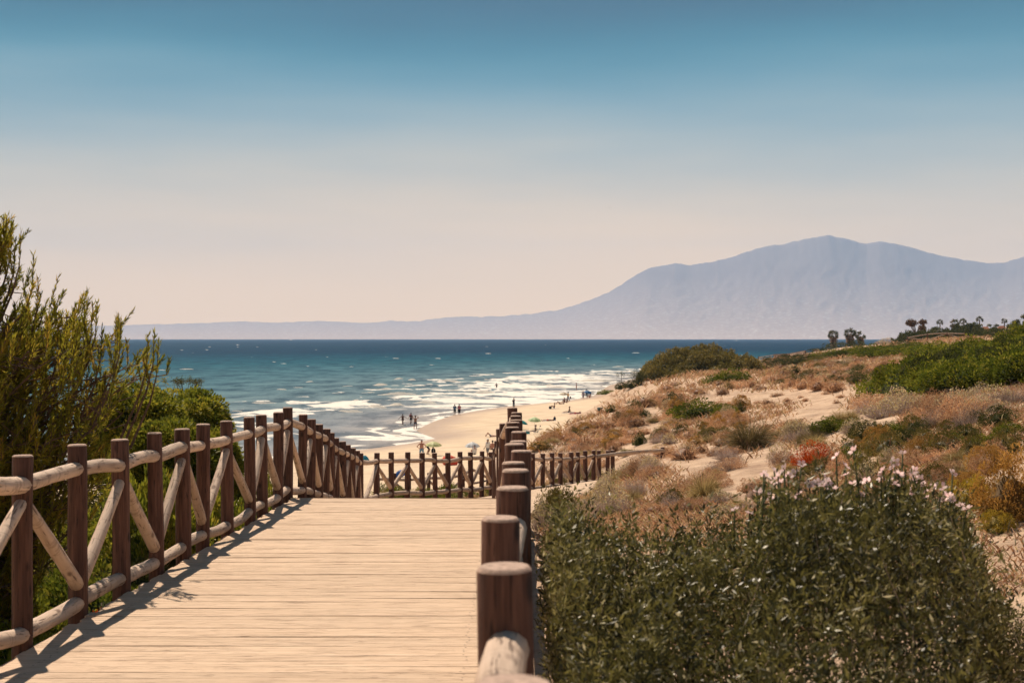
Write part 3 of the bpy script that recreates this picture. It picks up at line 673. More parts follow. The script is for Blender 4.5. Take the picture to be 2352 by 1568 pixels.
def shrub_cloud(n_cl=40, per=60, cr=.22, ls=.07, lw=.035, shape=(1, 1, .8), low=-.05, up=.35, lump=.15, core=True):
    """leaf cloud on a lumpy dome of radius about 1 whose base is z = 0"""
    c, d = clump_points(n_cl, shape, low)
    c = c * (1 + U(-lump, lump, len(c)))[:, None]
    k = len(c); cr_ = cr * U(.6, 1.35, k)
    off = rdir(k * per).reshape(k, per, 3); off = unit(off + d[:, None, :] * .55) * (U(.55, 1, (k, per)) ** .5)[..., None]
    Pn = (c[:, None, :] + off * cr_[:, None, None]).reshape(-1, 3)
    D = (off + d[:, None, :] * .5).reshape(-1, 3) + rng.normal(size=(k * per, 3)) * .45 + np.array((0, 0, up))
    Pn[:, 2] = np.abs(Pn[:, 2])
    base = np.repeat(U(0, .55, k), per) + U(0, .45, k * per)
    lv = leaves(Pn, D, ls * U(.6, 1.4, len(Pn)), lw * U(.7, 1.3, len(Pn)), rnd=base)
    if not core: return lv  # dark inner dome: shade within the bush painted as the lowest leaf tone
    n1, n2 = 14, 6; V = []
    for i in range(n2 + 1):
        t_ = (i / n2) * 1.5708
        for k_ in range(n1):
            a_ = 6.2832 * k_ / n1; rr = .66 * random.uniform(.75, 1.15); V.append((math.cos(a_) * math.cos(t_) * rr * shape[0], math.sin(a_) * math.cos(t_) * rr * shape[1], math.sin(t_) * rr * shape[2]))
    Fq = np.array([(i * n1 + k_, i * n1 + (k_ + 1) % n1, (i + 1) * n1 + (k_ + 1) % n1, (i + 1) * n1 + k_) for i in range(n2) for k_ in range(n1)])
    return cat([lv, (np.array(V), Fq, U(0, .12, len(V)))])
def twig_dome(n=900, h=1.0, spread=1.0, w=.012, base_r=.25, droop=.1, lo=.5):
    a = U(0, 6.28, n); th = np.arccos(U(.15, 1, n)); L = h * U(lo, 1.05, n)
    D = np.stack([np.sin(th) * np.cos(a) * spread, np.sin(th) * np.sin(a) * spread, np.cos(th)], 1)
    C = np.stack([np.cos(a), np.sin(a), np.zeros(n)], 1) * (U(0, base_r, n))[:, None]
    return blades(C, D, L, w, droop)
def tops(n, h=1.0, spread=1.0, size=.05, zmin=.15):
    a = U(0, 6.28, n); ct = U(zmin, 1, n); st = np.sqrt(1 - ct * ct); rr = U(.82, 1.06, n)
    C = np.stack([st * np.cos(a) * spread, st * np.sin(a) * spread, ct * h], 1) * rr[:, None]
    D = rng.normal(size=(n, 3)) * .6 + np.array((0, 0, .5)); s = size * U(.5, 1.3, n)
    return leaves(C, D, s, s * .9)

VAR = {}
def variant(kind, i):
    key = (kind, i)
    if key in VAR: return VAR[key]
    mk = lambda nm, vfr, mt: new_mesh(nm, vfr[0], vfr[1], {'rnd': vfr[2]}, False, [mt])
    if kind == 'dry':
        A = cat([twig_dome(420, .8, 1.05, .018, .5), shrub_cloud(46, 34, .2, .07, .026, (1, 1, .8), core=False), leaves(*(lambda t: (t[0][::4], rng.normal(size=(len(t[0]) // 4, 3)) + np.array((0, 0, .4)), .07, .03))(tops(900, .75, 1.05, .06)))])
        r_ = [('stems', mk('stems', A, M['dry']))]
    elif kind == 'brown':
        r_ = [('stems', mk('stems', cat([twig_dome(500, .85, 1.0, .022, .4), shrub_cloud(34, 26, .2, .085, .022, (1, 1, .8), -.05)]), M['dry']))]
    elif kind == 'grey':
        r_ = [('stems', mk('stems', cat([twig_dome(900, .8, 1.05, .014, .45), shrub_cloud(40, 22, .22, .06, .02, (1, 1, .75), core=False)]), M['greytwig']))]
    elif kind == 'beige':
        r_ = [('stems', mk('stems', cat([twig_dome(650, .82, 1.0, .016, .5), shrub_cloud(36, 24, .2, .07, .02, (.95, .95, .7), core=False)]), M['greytwig'])), ('flower_heads', mk('flower_heads', tops(420, .88, 1.0, .075, .2), M['yellowhead']))]
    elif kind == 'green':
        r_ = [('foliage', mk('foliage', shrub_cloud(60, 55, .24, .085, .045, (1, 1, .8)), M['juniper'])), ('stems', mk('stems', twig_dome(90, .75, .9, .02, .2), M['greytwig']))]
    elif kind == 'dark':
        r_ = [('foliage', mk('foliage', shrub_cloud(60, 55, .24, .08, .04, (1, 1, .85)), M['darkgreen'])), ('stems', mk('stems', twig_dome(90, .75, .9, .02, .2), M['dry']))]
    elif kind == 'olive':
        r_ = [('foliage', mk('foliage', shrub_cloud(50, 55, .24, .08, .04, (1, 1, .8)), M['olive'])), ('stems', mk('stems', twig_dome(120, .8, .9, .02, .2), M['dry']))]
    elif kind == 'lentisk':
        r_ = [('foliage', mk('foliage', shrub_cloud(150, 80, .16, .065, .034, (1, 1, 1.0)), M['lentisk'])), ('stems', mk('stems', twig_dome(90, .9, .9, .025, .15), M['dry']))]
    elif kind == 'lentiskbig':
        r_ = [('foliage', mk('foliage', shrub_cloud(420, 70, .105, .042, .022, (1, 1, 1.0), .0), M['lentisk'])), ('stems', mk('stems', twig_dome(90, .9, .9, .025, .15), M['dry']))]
    elif kind == 'straw':
        r_ = [('blades', mk('blades', twig_dome(900, 1.0, .75, .013, .2, .5, .45), M['straw']))]
    elif kind == 'esparto':
        r_ = [('blades', mk('blades', twig_dome(1500, 1.0, .85, .010, .3, .45, .45), M['esparto'])), ('dead_leaves', mk('dead_leaves', twig_dome(500, .55, 1.1, .012, .35, .7), M['dry']))]
    elif kind == 'gold':
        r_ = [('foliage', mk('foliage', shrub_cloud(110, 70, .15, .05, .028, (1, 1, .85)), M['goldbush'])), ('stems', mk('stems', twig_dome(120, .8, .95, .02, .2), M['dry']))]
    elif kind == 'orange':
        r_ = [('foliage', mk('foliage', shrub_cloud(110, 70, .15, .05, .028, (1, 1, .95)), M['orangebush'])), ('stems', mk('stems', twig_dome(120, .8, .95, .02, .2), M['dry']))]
    elif kind == 'red':
        r_ = [('stems', mk('stems', cat([twig_dome(900, .95, 1.0, .018, .4), shrub_cloud(40, 30, .2, .07, .025, (1, 1, .85), core=False), tops(500, .9, 1.0, .06, .05)]), M['redplant']))]
    elif kind == 'mound':
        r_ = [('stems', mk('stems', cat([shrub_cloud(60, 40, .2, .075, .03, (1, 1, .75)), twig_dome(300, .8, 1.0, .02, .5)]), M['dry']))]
    VAR[key] = r_
    return r_
NV = {'dry': 3, 'brown': 3, 'grey': 3, 'beige': 3, 'green': 3, 'dark': 2, 'olive': 2, 'lentisk': 2, 'lentiskbig': 2, 'straw': 3, 'esparto': 2, 'mound': 3, 'gold': 2, 'orange': 2, 'red': 1}
CNT = {}
NAMES = {'dry': 'dry_shrub', 'brown': 'brown_shrub', 'grey': 'twiggy_shrub', 'beige': 'everlasting_shrub', 'green': 'juniper_shrub', 'dark': 'dark_shrub', 'olive': 'olive_shrub', 'lentisk': 'lentisk_shrub', 'lentiskbig': 'lentisk_shrub',
         'straw': 'grass_clump', 'esparto': 'grass_clump', 'mound': 'dry_shrub', 'gold': 'golden_shrub', 'orange': 'rusty_shrub', 'red': 'red_plant'}
def shrub(kind, X, Y, rad, hgt, label, group=None, z=None, sink=.05, ry=None):
    i = CNT.get(kind, 0); CNT[kind] = i + 1
    if z is None: z = float(ground([X], [Y])[0])
    t = thing(NAMES[kind], label, 'grass' if kind in ('straw', 'esparto') else 'shrub', (X, Y, z - sink * hgt), group, random.uniform(0, 6.28))
    t.scale = (rad, rad if ry is None else ry, hgt)
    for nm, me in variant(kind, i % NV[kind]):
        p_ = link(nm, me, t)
        if nm == 'flower_heads': p_['kind'] = 'stuff'
    return t
RND = []
def shrub_at(kind, x, y, wpx, hpx, label, group=None, Y=None):
    if Y is None: X, Y, z = hit(x, y)
    else: X = (x - 1176) / F * Y; z = float(ground([X], [Y])[0])
    k_ = 1.25 if group else 1.0
    o_ = shrub(kind, X, Y, k_ * wpx / 2 / F * Y, k_ * hpx / F * Y, label, group, z)
    if group: RND.append((o_, kind, x, 776 + (EYE - z) / Y * F))
    return o_

# ------------------------------------------------------------------ plants one can single out on the dune
NAMED = [
 ('green', 1612, 956, 145, 42, 'low bright green juniper bush on the sand slope below the bare sand hollow'),
 ('green', 1668, 952, 60, 26, 'small bright green bush at the right end of the low juniper'),
 ('esparto', 1722, 1026, 150, 112, 'big tall dark-based grass tussock standing in the middle of the dune slope'),
 ('straw', 1616, 1150, 120, 112, 'straw-coloured grass tussock just behind the foreground bush'),
 ('red', 1868, 1070, 100, 66, 'bright orange-red plant behind the pink flowers'),
 ('beige', 1792, 1060, 66, 52, 'round cream-topped shrub left of the orange-red plant'),
 ('brown', 1458, 1003, 72, 34, 'round brown shrub with pale top above the end of the far fence'),
 ('brown', 1527, 993, 34, 20, 'small round brown shrub right of the larger round one'),
 ('grey', 1512, 1016, 56, 28, 'grey twiggy shrub above the end post of the long rail'),
 ('brown', 1572, 1052, 90, 44, 'reddish brown shrub just right of the long rail end'),
 ('grey', 1668, 1054, 70, 46, 'dark twiggy shrub below the tall grass tussock'),
 ('green', 1905, 990, 84, 36, 'green juniper bush right of the tall grass tussock'),
 ('green', 1958, 988, 64, 30, 'rounded green bush at the right end of the mid-slope juniper'),
 ('dark', 2300, 976, 90, 50, 'dark green leaning bush near the right picture edge'),
 ('dark', 2245, 972, 50, 30, 'small dark green bush left of the leaning bush'),
 ('green', 1950, 1070, 70, 50, 'small green bush right of the orange-red plant'),
 ('beige', 2046, 1066, 62, 50, 'cream everlasting dome behind the pink flowers'),
 ('gold', 2228, 1165, 110, 80, 'golden yellow round shrub behind the right end of the flowering bush'),
 ('orange', 2318, 1180, 170, 150, 'large rusty orange shrub at the right picture edge'),
 ('gold', 2290, 1215, 90, 52, 'small yellow-green shrub under the rusty orange one'),
 ('brown', 1480, 934, 70, 40, 'brown bush on the seaward dune shoulder'),
 ('dark', 1546, 930, 42, 34, 'dark round bush between the brown dune shrubs'),
 ('brown', 1518, 926, 46, 32, 'brown bush beside the dark round one'),
 ('mound', 1605, 903, 44, 18, 'dark brown shrub at the left rim of the sand hollow'),
 ('mound', 1660, 905, 32, 22, 'dark brown round shrub on the rim of the sand hollow'),
 ('mound', 1815, 888, 40, 26, 'brown tuft at the left end of the hummock row above the bare sand'),
 ('mound', 1845, 892, 46, 32, 'second brown tuft of the hummock row above the bare sand'),
 ('mound', 1880, 894, 52, 34, 'third brown tuft of the hummock row above the bare sand'),
 ('mound', 1918, 897, 54, 36, 'largest brown tuft at the right end of the hummock row'),
 ('dark', 2046, 864, 76, 28, 'dark oblong bush on the far sand slope'),
 ('green', 1640, 880, 60, 22, 'bright green low bush at the left foot of the big dark dome'),
 ('green', 1685, 876, 76, 32, 'bright green domed bush right in front of the big dark dome'),
 ('dark', 1404, 947, 24, 20, 'dark round bush at the edge of the beach'),
 ('green', 1392, 905, 40, 12, 'grassy green tuft at the edge of the beach below the bent tree'),
 ('beige', 1262, 1182, 70, 62, 'cream-flowered everlasting bush against the right fence'),
 ('beige', 1330, 1196, 60, 48, 'cream-flowered everlasting between the right fence and the foreground bush'),
 ('beige', 1420, 1178, 90, 60, 'pale flowered everlasting bush behind the foreground bush'),
 ('beige', 1322, 1130, 44, 60, 'tall pale-flowered stalks in front of the far fence'),
 ('grey', 1345, 1140, 70, 56, 'purple-grey twiggy shrub in front of the far fence end'),
]
for k, x, y, w, h, lab in NAMED: shrub_at(k, x, y, w, h, lab)
for i in range(18):
    shrub_at(random.choice(('grey', 'beige', 'dry', 'straw', 'beige')), random.uniform(1320, 1510), 0, random.uniform(40, 70), random.uniform(26, 44), 'dry plant hiding the foot of the far fence', 'plants along the lower path', Y=random.uniform(28.0, 31.0))
for i in range(10):
    shrub_at(random.choice(('beige', 'beige', 'olive', 'grey')), random.uniform(1240, 1400), 0, random.uniform(50, 80), random.uniform(44, 66), 'cream-flowered plant between right fence and lower path', 'plants by the right fence', Y=random.uniform(18.0, 22.5))
# the beige and pink everlasting thicket below the green slope
for i in range(26):
    x = random.uniform(1990, 2345); y = random.uniform(915, 985)
    shrub_at(random.choice(('beige', 'beige', 'dry', 'grey')), x, y, random.uniform(50, 90), random.uniform(34, 56), 'pale pink and cream flowering shrub in the thicket below the green slope', 'flowering thicket')
for i in range(16):
    x = random.uniform(1985, 2330); y = random.uniform(985, 1030)
    shrub_at(random.choice(('dark', 'olive', 'green')), x, y, random.uniform(40, 70), random.uniform(22, 34), 'low green-grey plant in the band below the pale thicket', 'low green plants')
for i in range(40):
    x = random.uniform(1900, 2345); y = random.uniform(1030, 1130)
    shrub_at(random.choice(('dry', 'beige', 'mound', 'orange', 'olive', 'straw')), x, y, random.uniform(45, 85), random.uniform(28, 55), 'dry flowering scrub plant behind the pink-flowered bush', 'dry scrub behind the flowering bush')
for i in range(70):
    x = random.uniform(1270, 1900); y = random.uniform(1045, 1180)
    if 1690 < x < 1790 and 1030 < y < 1100: continue
    shrub_at(random.choice(('dry', 'mound', 'brown', 'beige', 'grey', 'straw', 'olive')), x, y + 20, random.uniform(36, 76), random.uniform(22, 46), 'small dry plant on the slope between the far fence and the foreground bush', 'small dry plants on the near slope')
for i in range(16):
    shrub_at(random.choice(('straw', 'straw', 'beige', 'esparto')), random.uniform(1760, 2010), random.uniform(965, 1030), random.uniform(40, 70), random.uniform(28, 46), 'wispy grass plant right of the tall dark-based tussock', 'wispy grasses')
for i in range(160):
    x = random.uniform(1225, 1720); y = random.uniform(935, 1045)
    if y < 1015 - (x - 1225) * .33 + 6: continue
    shrub_at(random.choice(('dry', 'brown', 'mound', 'mound', 'orange', 'beige', 'straw', 'olive', 'dark')), x, y, random.uniform(20, 52), random.uniform(11, 26), 'low dry cushion plant on the slope above the far fence', 'cushion plants on the middle slope')
for i in range(80):
    x = random.uniform(1390, 1800); y = random.uniform(872, 945)
    if x > 1570 and y > 896: continue
    if y < 985 - (x - 1370) * .55: continue
    shrub_at(random.choice(('brown', 'mound', 'dry', 'olive')), x, y, random.uniform(18, 40), random.uniform(8, 18), 'brown cushion plant on the dune below the big dark dome', 'cushion plants on the far shoulder')
for i in range(110):
    x = random.uniform(1760, 2190); y = random.uniform(832, 884)
    if y > 905 - (x - 1800) * .16: continue
    shrub_at(random.choice(('mound', 'mound', 'brown', 'beige', 'olive', 'dark')), x, y, random.uniform(20, 48), random.uniform(10, 20), 'dusty pink hummock plant on the far sand slope', 'hummock plants on the far slope')
for i in range(12):
    shrub_at('mound', random.uniform(1700, 1990), random.uniform(900, 930), random.uniform(10, 22), random.uniform(6, 12), 'tiny brown tuft on the bare sand hollow', 'tufts in the sand hollow')
for x, w, h in ((1960, 80, 18), (2010, 90, 24), (2060, 90, 22), (2110, 90, 24), (2150, 100, 24), (2195, 70, 20), (1905, 70, 16)):
    shrub_at('green', x, 822 - (x - 1900) * .04, w, h, 'bright green bush in the belt along the far dune crest', 'green belt on the far crest')
for x, y, w, h in ((2230, 790, 60, 22), (2262, 784, 60, 20), (2290, 782, 60, 22), (2320, 778, 60, 24), (2345, 772, 50, 22), (2300, 800, 70, 20)):
    shrub_at('dark', x, y, w, h, 'dark bush on the skyline above the green slope', 'dark skyline bushes', Y=240)
for x, w, h in ((1800, 60, 16), (1840, 70, 20), (1870, 50, 16), (1985, 60, 14), (2085, 70, 14), (1925, 60, 16)):
    shrub_at('dark', x, 842 - (x - 1800) * .14, w, h, 'dark green bush along the far dune crest near the distant walkway', 'dark bushes on the far crest')

# ------------------------------------------------------------------ leafy masses: the green slope and the big dome
def mat_mass(name, label, test, xr, yr, n, mt, hfun, ls, lump):
    X = U(*xr, n * 3); Y = U(*yr, n * 3); h = hfun(X, Y); ok = h > .02
    X, Y, h = X[ok][:n], Y[ok][:n], h[ok][:n]
    cl = fbm(X / lump, Y / lump, 131, 3); cl2 = fbm(X / (lump * .35), Y / (lump * .35), 133, 2)
    g = ground(X, Y); z = g + h * (.5 + .5 * cl) + (cl2 - .5) * lump * 1.0
    z -= U(0, 1, len(X)) ** 2 * lump * .35
    D = rng.normal(size=(len(X), 3)) * .6 + np.array((0, 0, .7))
    t = thing(name, label, 'shrub', (float(X.mean()), float(Y.mean()), float(g.mean())))
    o = np.array(t.location)
    v = leaves(np.stack([X, Y, z], 1) - o, D, ls * U(.6, 1.4, len(X)), ls * .5, rnd=np.clip(cl2 * .6 + U(0, .5, len(X)) - .05, 0, 1))  # leaf tone follows the lumps: shade of the hollows put into the colour
    fol('foliage', v, mt, t)
    # dark lumpy sheet hiding the sand; its tone paints shade between the leaves
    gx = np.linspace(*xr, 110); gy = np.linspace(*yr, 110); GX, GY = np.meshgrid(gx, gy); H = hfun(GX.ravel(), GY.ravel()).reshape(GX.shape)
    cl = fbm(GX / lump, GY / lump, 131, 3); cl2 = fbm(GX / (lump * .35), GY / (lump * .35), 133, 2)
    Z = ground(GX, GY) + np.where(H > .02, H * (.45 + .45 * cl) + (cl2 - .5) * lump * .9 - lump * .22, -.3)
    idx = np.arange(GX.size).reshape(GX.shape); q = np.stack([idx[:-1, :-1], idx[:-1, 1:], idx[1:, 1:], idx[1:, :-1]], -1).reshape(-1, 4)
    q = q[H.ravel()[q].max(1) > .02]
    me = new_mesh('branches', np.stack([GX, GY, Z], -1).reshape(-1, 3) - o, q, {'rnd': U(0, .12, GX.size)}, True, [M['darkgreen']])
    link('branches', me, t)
def h_slope(X, Y):
    x = 1176 + X / Y * F; left = 1945 + np.maximum(Y - 47, 0) * 7 + (fbm(X / 2, Y / 2, 7) - .5) * 60
    front = 39.5 + (fbm(X / 3, Y * 0, 8) - .5) * 3 + np.maximum(0, 2140 - x) * .045
    return .75 * sstep(0, 90, x - left) * sstep(0, 1.6, Y - front) * sstep(66, 60, Y)
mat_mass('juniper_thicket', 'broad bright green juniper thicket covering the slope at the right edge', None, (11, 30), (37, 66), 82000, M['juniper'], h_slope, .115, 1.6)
k_ = 0
while k_ < 48:
    Y = random.uniform(40, 57); X = (random.uniform(1985, 2400) - 1176) / F * Y
    if h_slope(np.array([X]), np.array([Y]))[0] < .5: continue
    k_ += 1; r_ = random.uniform(.55, 1.15)
    o_ = shrub(random.choice(('green', 'green', 'green', 'dark')), X, Y, r_, r_ * random.uniform(.75, 1.0), 'juniper cushion in the thicket', 'juniper cushions on the green slope', float(ground([X], [Y])[0]) + .25)
    RND.append((o_, 'green', 1176 + X / Y * F, 776 + (EYE - o_.location.z) / Y * F))
def h_dome(X, Y):
    r2 = ((X - 26.4) / 9.0) ** 2 + ((Y - 200) / 12) ** 2
    return 5.6 * np.maximum(0, 1 - r2) ** .85
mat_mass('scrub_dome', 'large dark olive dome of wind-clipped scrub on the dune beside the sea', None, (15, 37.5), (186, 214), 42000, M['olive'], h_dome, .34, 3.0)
def h_hedge(X, Y):
    x = 1176 + X / Y * F
    return 3.6 * sstep(2045, 2090, x) * sstep(2280, 2235, x) * sstep(338, 344, Y) * sstep(362, 356, Y) * (.55 + .45 * fbm(X / 5, Y / 5, 77, 2) + .25 * sstep(2170, 2225, x))
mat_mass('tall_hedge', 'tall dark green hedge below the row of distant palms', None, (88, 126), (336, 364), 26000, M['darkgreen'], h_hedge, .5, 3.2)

# dry ground cover nobody could count
def cover():
    n = 60000
    x = U(1200, 2420, n); Y = np.exp(U(math.log(9), math.log(260), n)); X = (x - 1176) / F * Y
    g, sd, dd_ = ground(X, Y, True); yp = 776 + (EYE - g) / Y * F
    dens = fbm(X / (Y * .035 + .4), Y / (Y * .06 + .4), 201, 3)
    path = np.exp(-((x - (1745 - (yp - 1060) * 1.0)) / 34) ** 2) * sstep(1005, 1030, yp) * sstep(1150, 1120, yp)
    sand = sstep(1560, 1620, x) * sstep(893, 903, yp) * sstep(955, 932, yp) * sstep(2040, 1960, x + (yp - 900) * 1.2) * sstep(60, 66, Y)
    sand = np.maximum(sand, sstep(2020, 2060, x) * sstep(2190, 2150, x) * np.exp(-((yp - (872 - (x - 2000) * .30)) / 9) ** 2) * sstep(70, 80, Y))
    on_path = (np.abs((X + 1.4) * PN.x + (Y - 26.7) * PN.y) < 1.5) & (Y < 41) & (Y > 20)
    ok = (U(0, 1, n) < sstep(.36, .56, dens) * (1 - path) * (1 - .97 * sand)) & (dd_ > .6) & ~on_path & (X > .35)
    X, Y, g = X[ok], Y[ok], g[ok]; n = len(X)
    s = .07 + Y * .0040
    a = U(0, 6.28, n); D = np.stack([np.cos(a) * .7, np.sin(a) * .7, np.ones(n)], 1)
    parts = []
    for k in range(2):
        a = U(0, 6.28, n); D = np.stack([np.cos(a) * .7, np.sin(a) * .7, np.ones(n)], 1)
        rr = np.clip(fbm(X / 2.5, Y / 2.5, 205 + k, 2) * .8 + U(-.2, .35, n), 0, 1)
        parts.append(blades(np.stack([X, Y, g - .02], 1) + rng.normal(size=(n, 3)) * np.array((1, 1, 0)) * s[:, None] * .5, D, s * U(.5, 1.3, n), .007 + Y * .00055, .3, rr))
    h = n // 2
    V1 = cat(parts)
    o = fol('dry_grass', V1, M['dry']); tag(o, kind='stuff')
    # green and straw flecks
    sel = U(0, 1, n) < .28
    X, Y, g, s = X[sel], Y[sel], g[sel], s[sel]; n = len(X); parts = []
    for k in range(2):
        a = U(0, 6.28, n); D = np.stack([np.cos(a) * .8, np.sin(a) * .8, np.ones(n)], 1)
        parts.append(blades(np.stack([X, Y, g - .02], 1) + rng.normal(size=(n, 3)) * np.array((1, 1, 0)) * s[:, None], D, s * U(.6, 1.5, n), .006 + Y * .00045, .4))
    o = fol('straw_grass', cat(parts), M['straw']); tag(o, kind='stuff')
cover()

# ------------------------------------------------------------------ left side: undergrowth, shrubs, pine
for i in range(60):
    Y = random.uniform(6.2, 25); X = -3.15 - random.uniform(0, 1) ** 1.3 * (1.2 + Y * .14)
    k = random.choice(('lentisk', 'lentisk', 'green', 'dark', 'olive', 'straw'))
    s = random.uniform(.28, .6) * (1 if k != 'straw' else .8)
    o_ = shrub(k, X, Y, s * 1.1, s * 1.1, 'leafy undergrowth plant below the left fence', 'undergrowth left of the boardwalk')
    RND.append((o_, k, 1176 + X / Y * F, 776 + (EYE - o_.location.z) / Y * F))
def bush_to(kind, x, ytop, Y, wpx, label):
    X = (x - 1176) / F * Y; z = float(ground([X], [Y])[0]); return shrub(kind, X, Y, wpx / 2 / F * Y, (EYE - (ytop - 776) / F * Y - z) / .98, label, None, z)
def lentisk(x, ytop, Y, wpx, label, ls=.06):
    X = (x - 1176) / F * Y; z = float(ground([X], [Y])[0]); h = EYE - (ytop - 776) / F * Y - z; rx = wpx / 2 / F * Y
    t = thing('lentisk_shrub', label, 'shrub', (X, Y, z)); n = 330
    d = rdir(n * 3); d = d[d[:, 2] > -.15][:n]; n = len(d)
    pw = np.abs(d) ** .8 * np.sign(d); c = pw * np.array((rx, rx, h * .52)) * U(.86, 1.02, n)[:, None] + np.array((0, 0, h * .47))
    cr_ = U(.09, .20, n); per = 85
    off = unit(rng.normal(size=(n, per, 3)) + d[:, None] * .6); Pn = (c[:, None] + off * (cr_ * 1.0)[:, None, None] * (U(.5, 1, (n, per)) ** .5)[..., None]).reshape(-1, 3)
    D = (off + d[:, None] * .4).reshape(-1, 3) + rng.normal(size=(n * per, 3)) * .5
    fol('foliage', leaves(Pn, D, ls * U(.6, 1.3, n * per), ls * .55, rnd=np.clip(np.repeat(U(0, .6, n), per) + U(0, .4, n * per), 0, 1)), M['lentisk'], t)
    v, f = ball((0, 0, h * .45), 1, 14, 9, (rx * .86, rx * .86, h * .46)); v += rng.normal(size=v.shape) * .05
    link('branches', new_mesh('branches', v, f, {'rnd': U(0, .1, len(v))}, False, [M['darkgreen']]), t)  # solid dark ball behind the leaves: inner shade put into its colour
lentisk(428, 905, 24.5, 190, 'rounded yellow-green lentisk bush behind the left fence, nearest the sea')
lentisk(310, 896, 22.0, 220, 'leafy green lentisk bush between the pine and the rounded bush')
lentisk(385, 985, 19.5, 220, 'lower lentisk bush in front of the rounded one behind the left fence')
lentisk(488, 1000, 23.0, 100, 'leafy bush right of the rounded lentisk, above the left fence rail')
bush_to('lentisk', 330, 1080, 15.0, 300, 'small leafy bush close behind the left fence posts')
bush_to('lentisk', 600, 1085, 26.5, 150, 'leafy bush seen between the posts at the top of the ramp')
bush_to('lentisk', 470, 1110, 17.5, 240, 'low leafy bush behind the middle posts of the left fence')
shrub('red', -3.35, 11.6, .24, .42, 'small reddish plant at the foot of the left fence')
shrub('red', -3.25, 12.6, .15, .25, 'tiny red plant beyond the larger red one by the left fence')
for x, y, k, w, h in ((735, 1140, 'lentisk', 60, 70), (770, 1142, 'straw', 60, 62), (806, 1146, 'straw', 50, 52), (845, 1150, 'straw', 60, 56), (720, 1120, 'green', 50, 50)):
    shrub_at(k, x, y, w, h, 'plant growing left of the ramp between the fence posts', 'plants left of the ramp', Y=31)
for i in range(46):
    x = random.uniform(840, 1180); Y = random.uniform(36, 47)
    shrub_at(random.choice(('straw', 'straw', 'dry', 'green', 'olive', 'beige')), x, 0, random.uniform(26, 50), random.uniform(18, 38), 'dry plant on the dune front behind the far fence', 'plants between the two lower fences', Y=Y)
shrub_at('dark', 1010, 0, 62, 30, 'dark green bush behind the lower fence', Y=50)

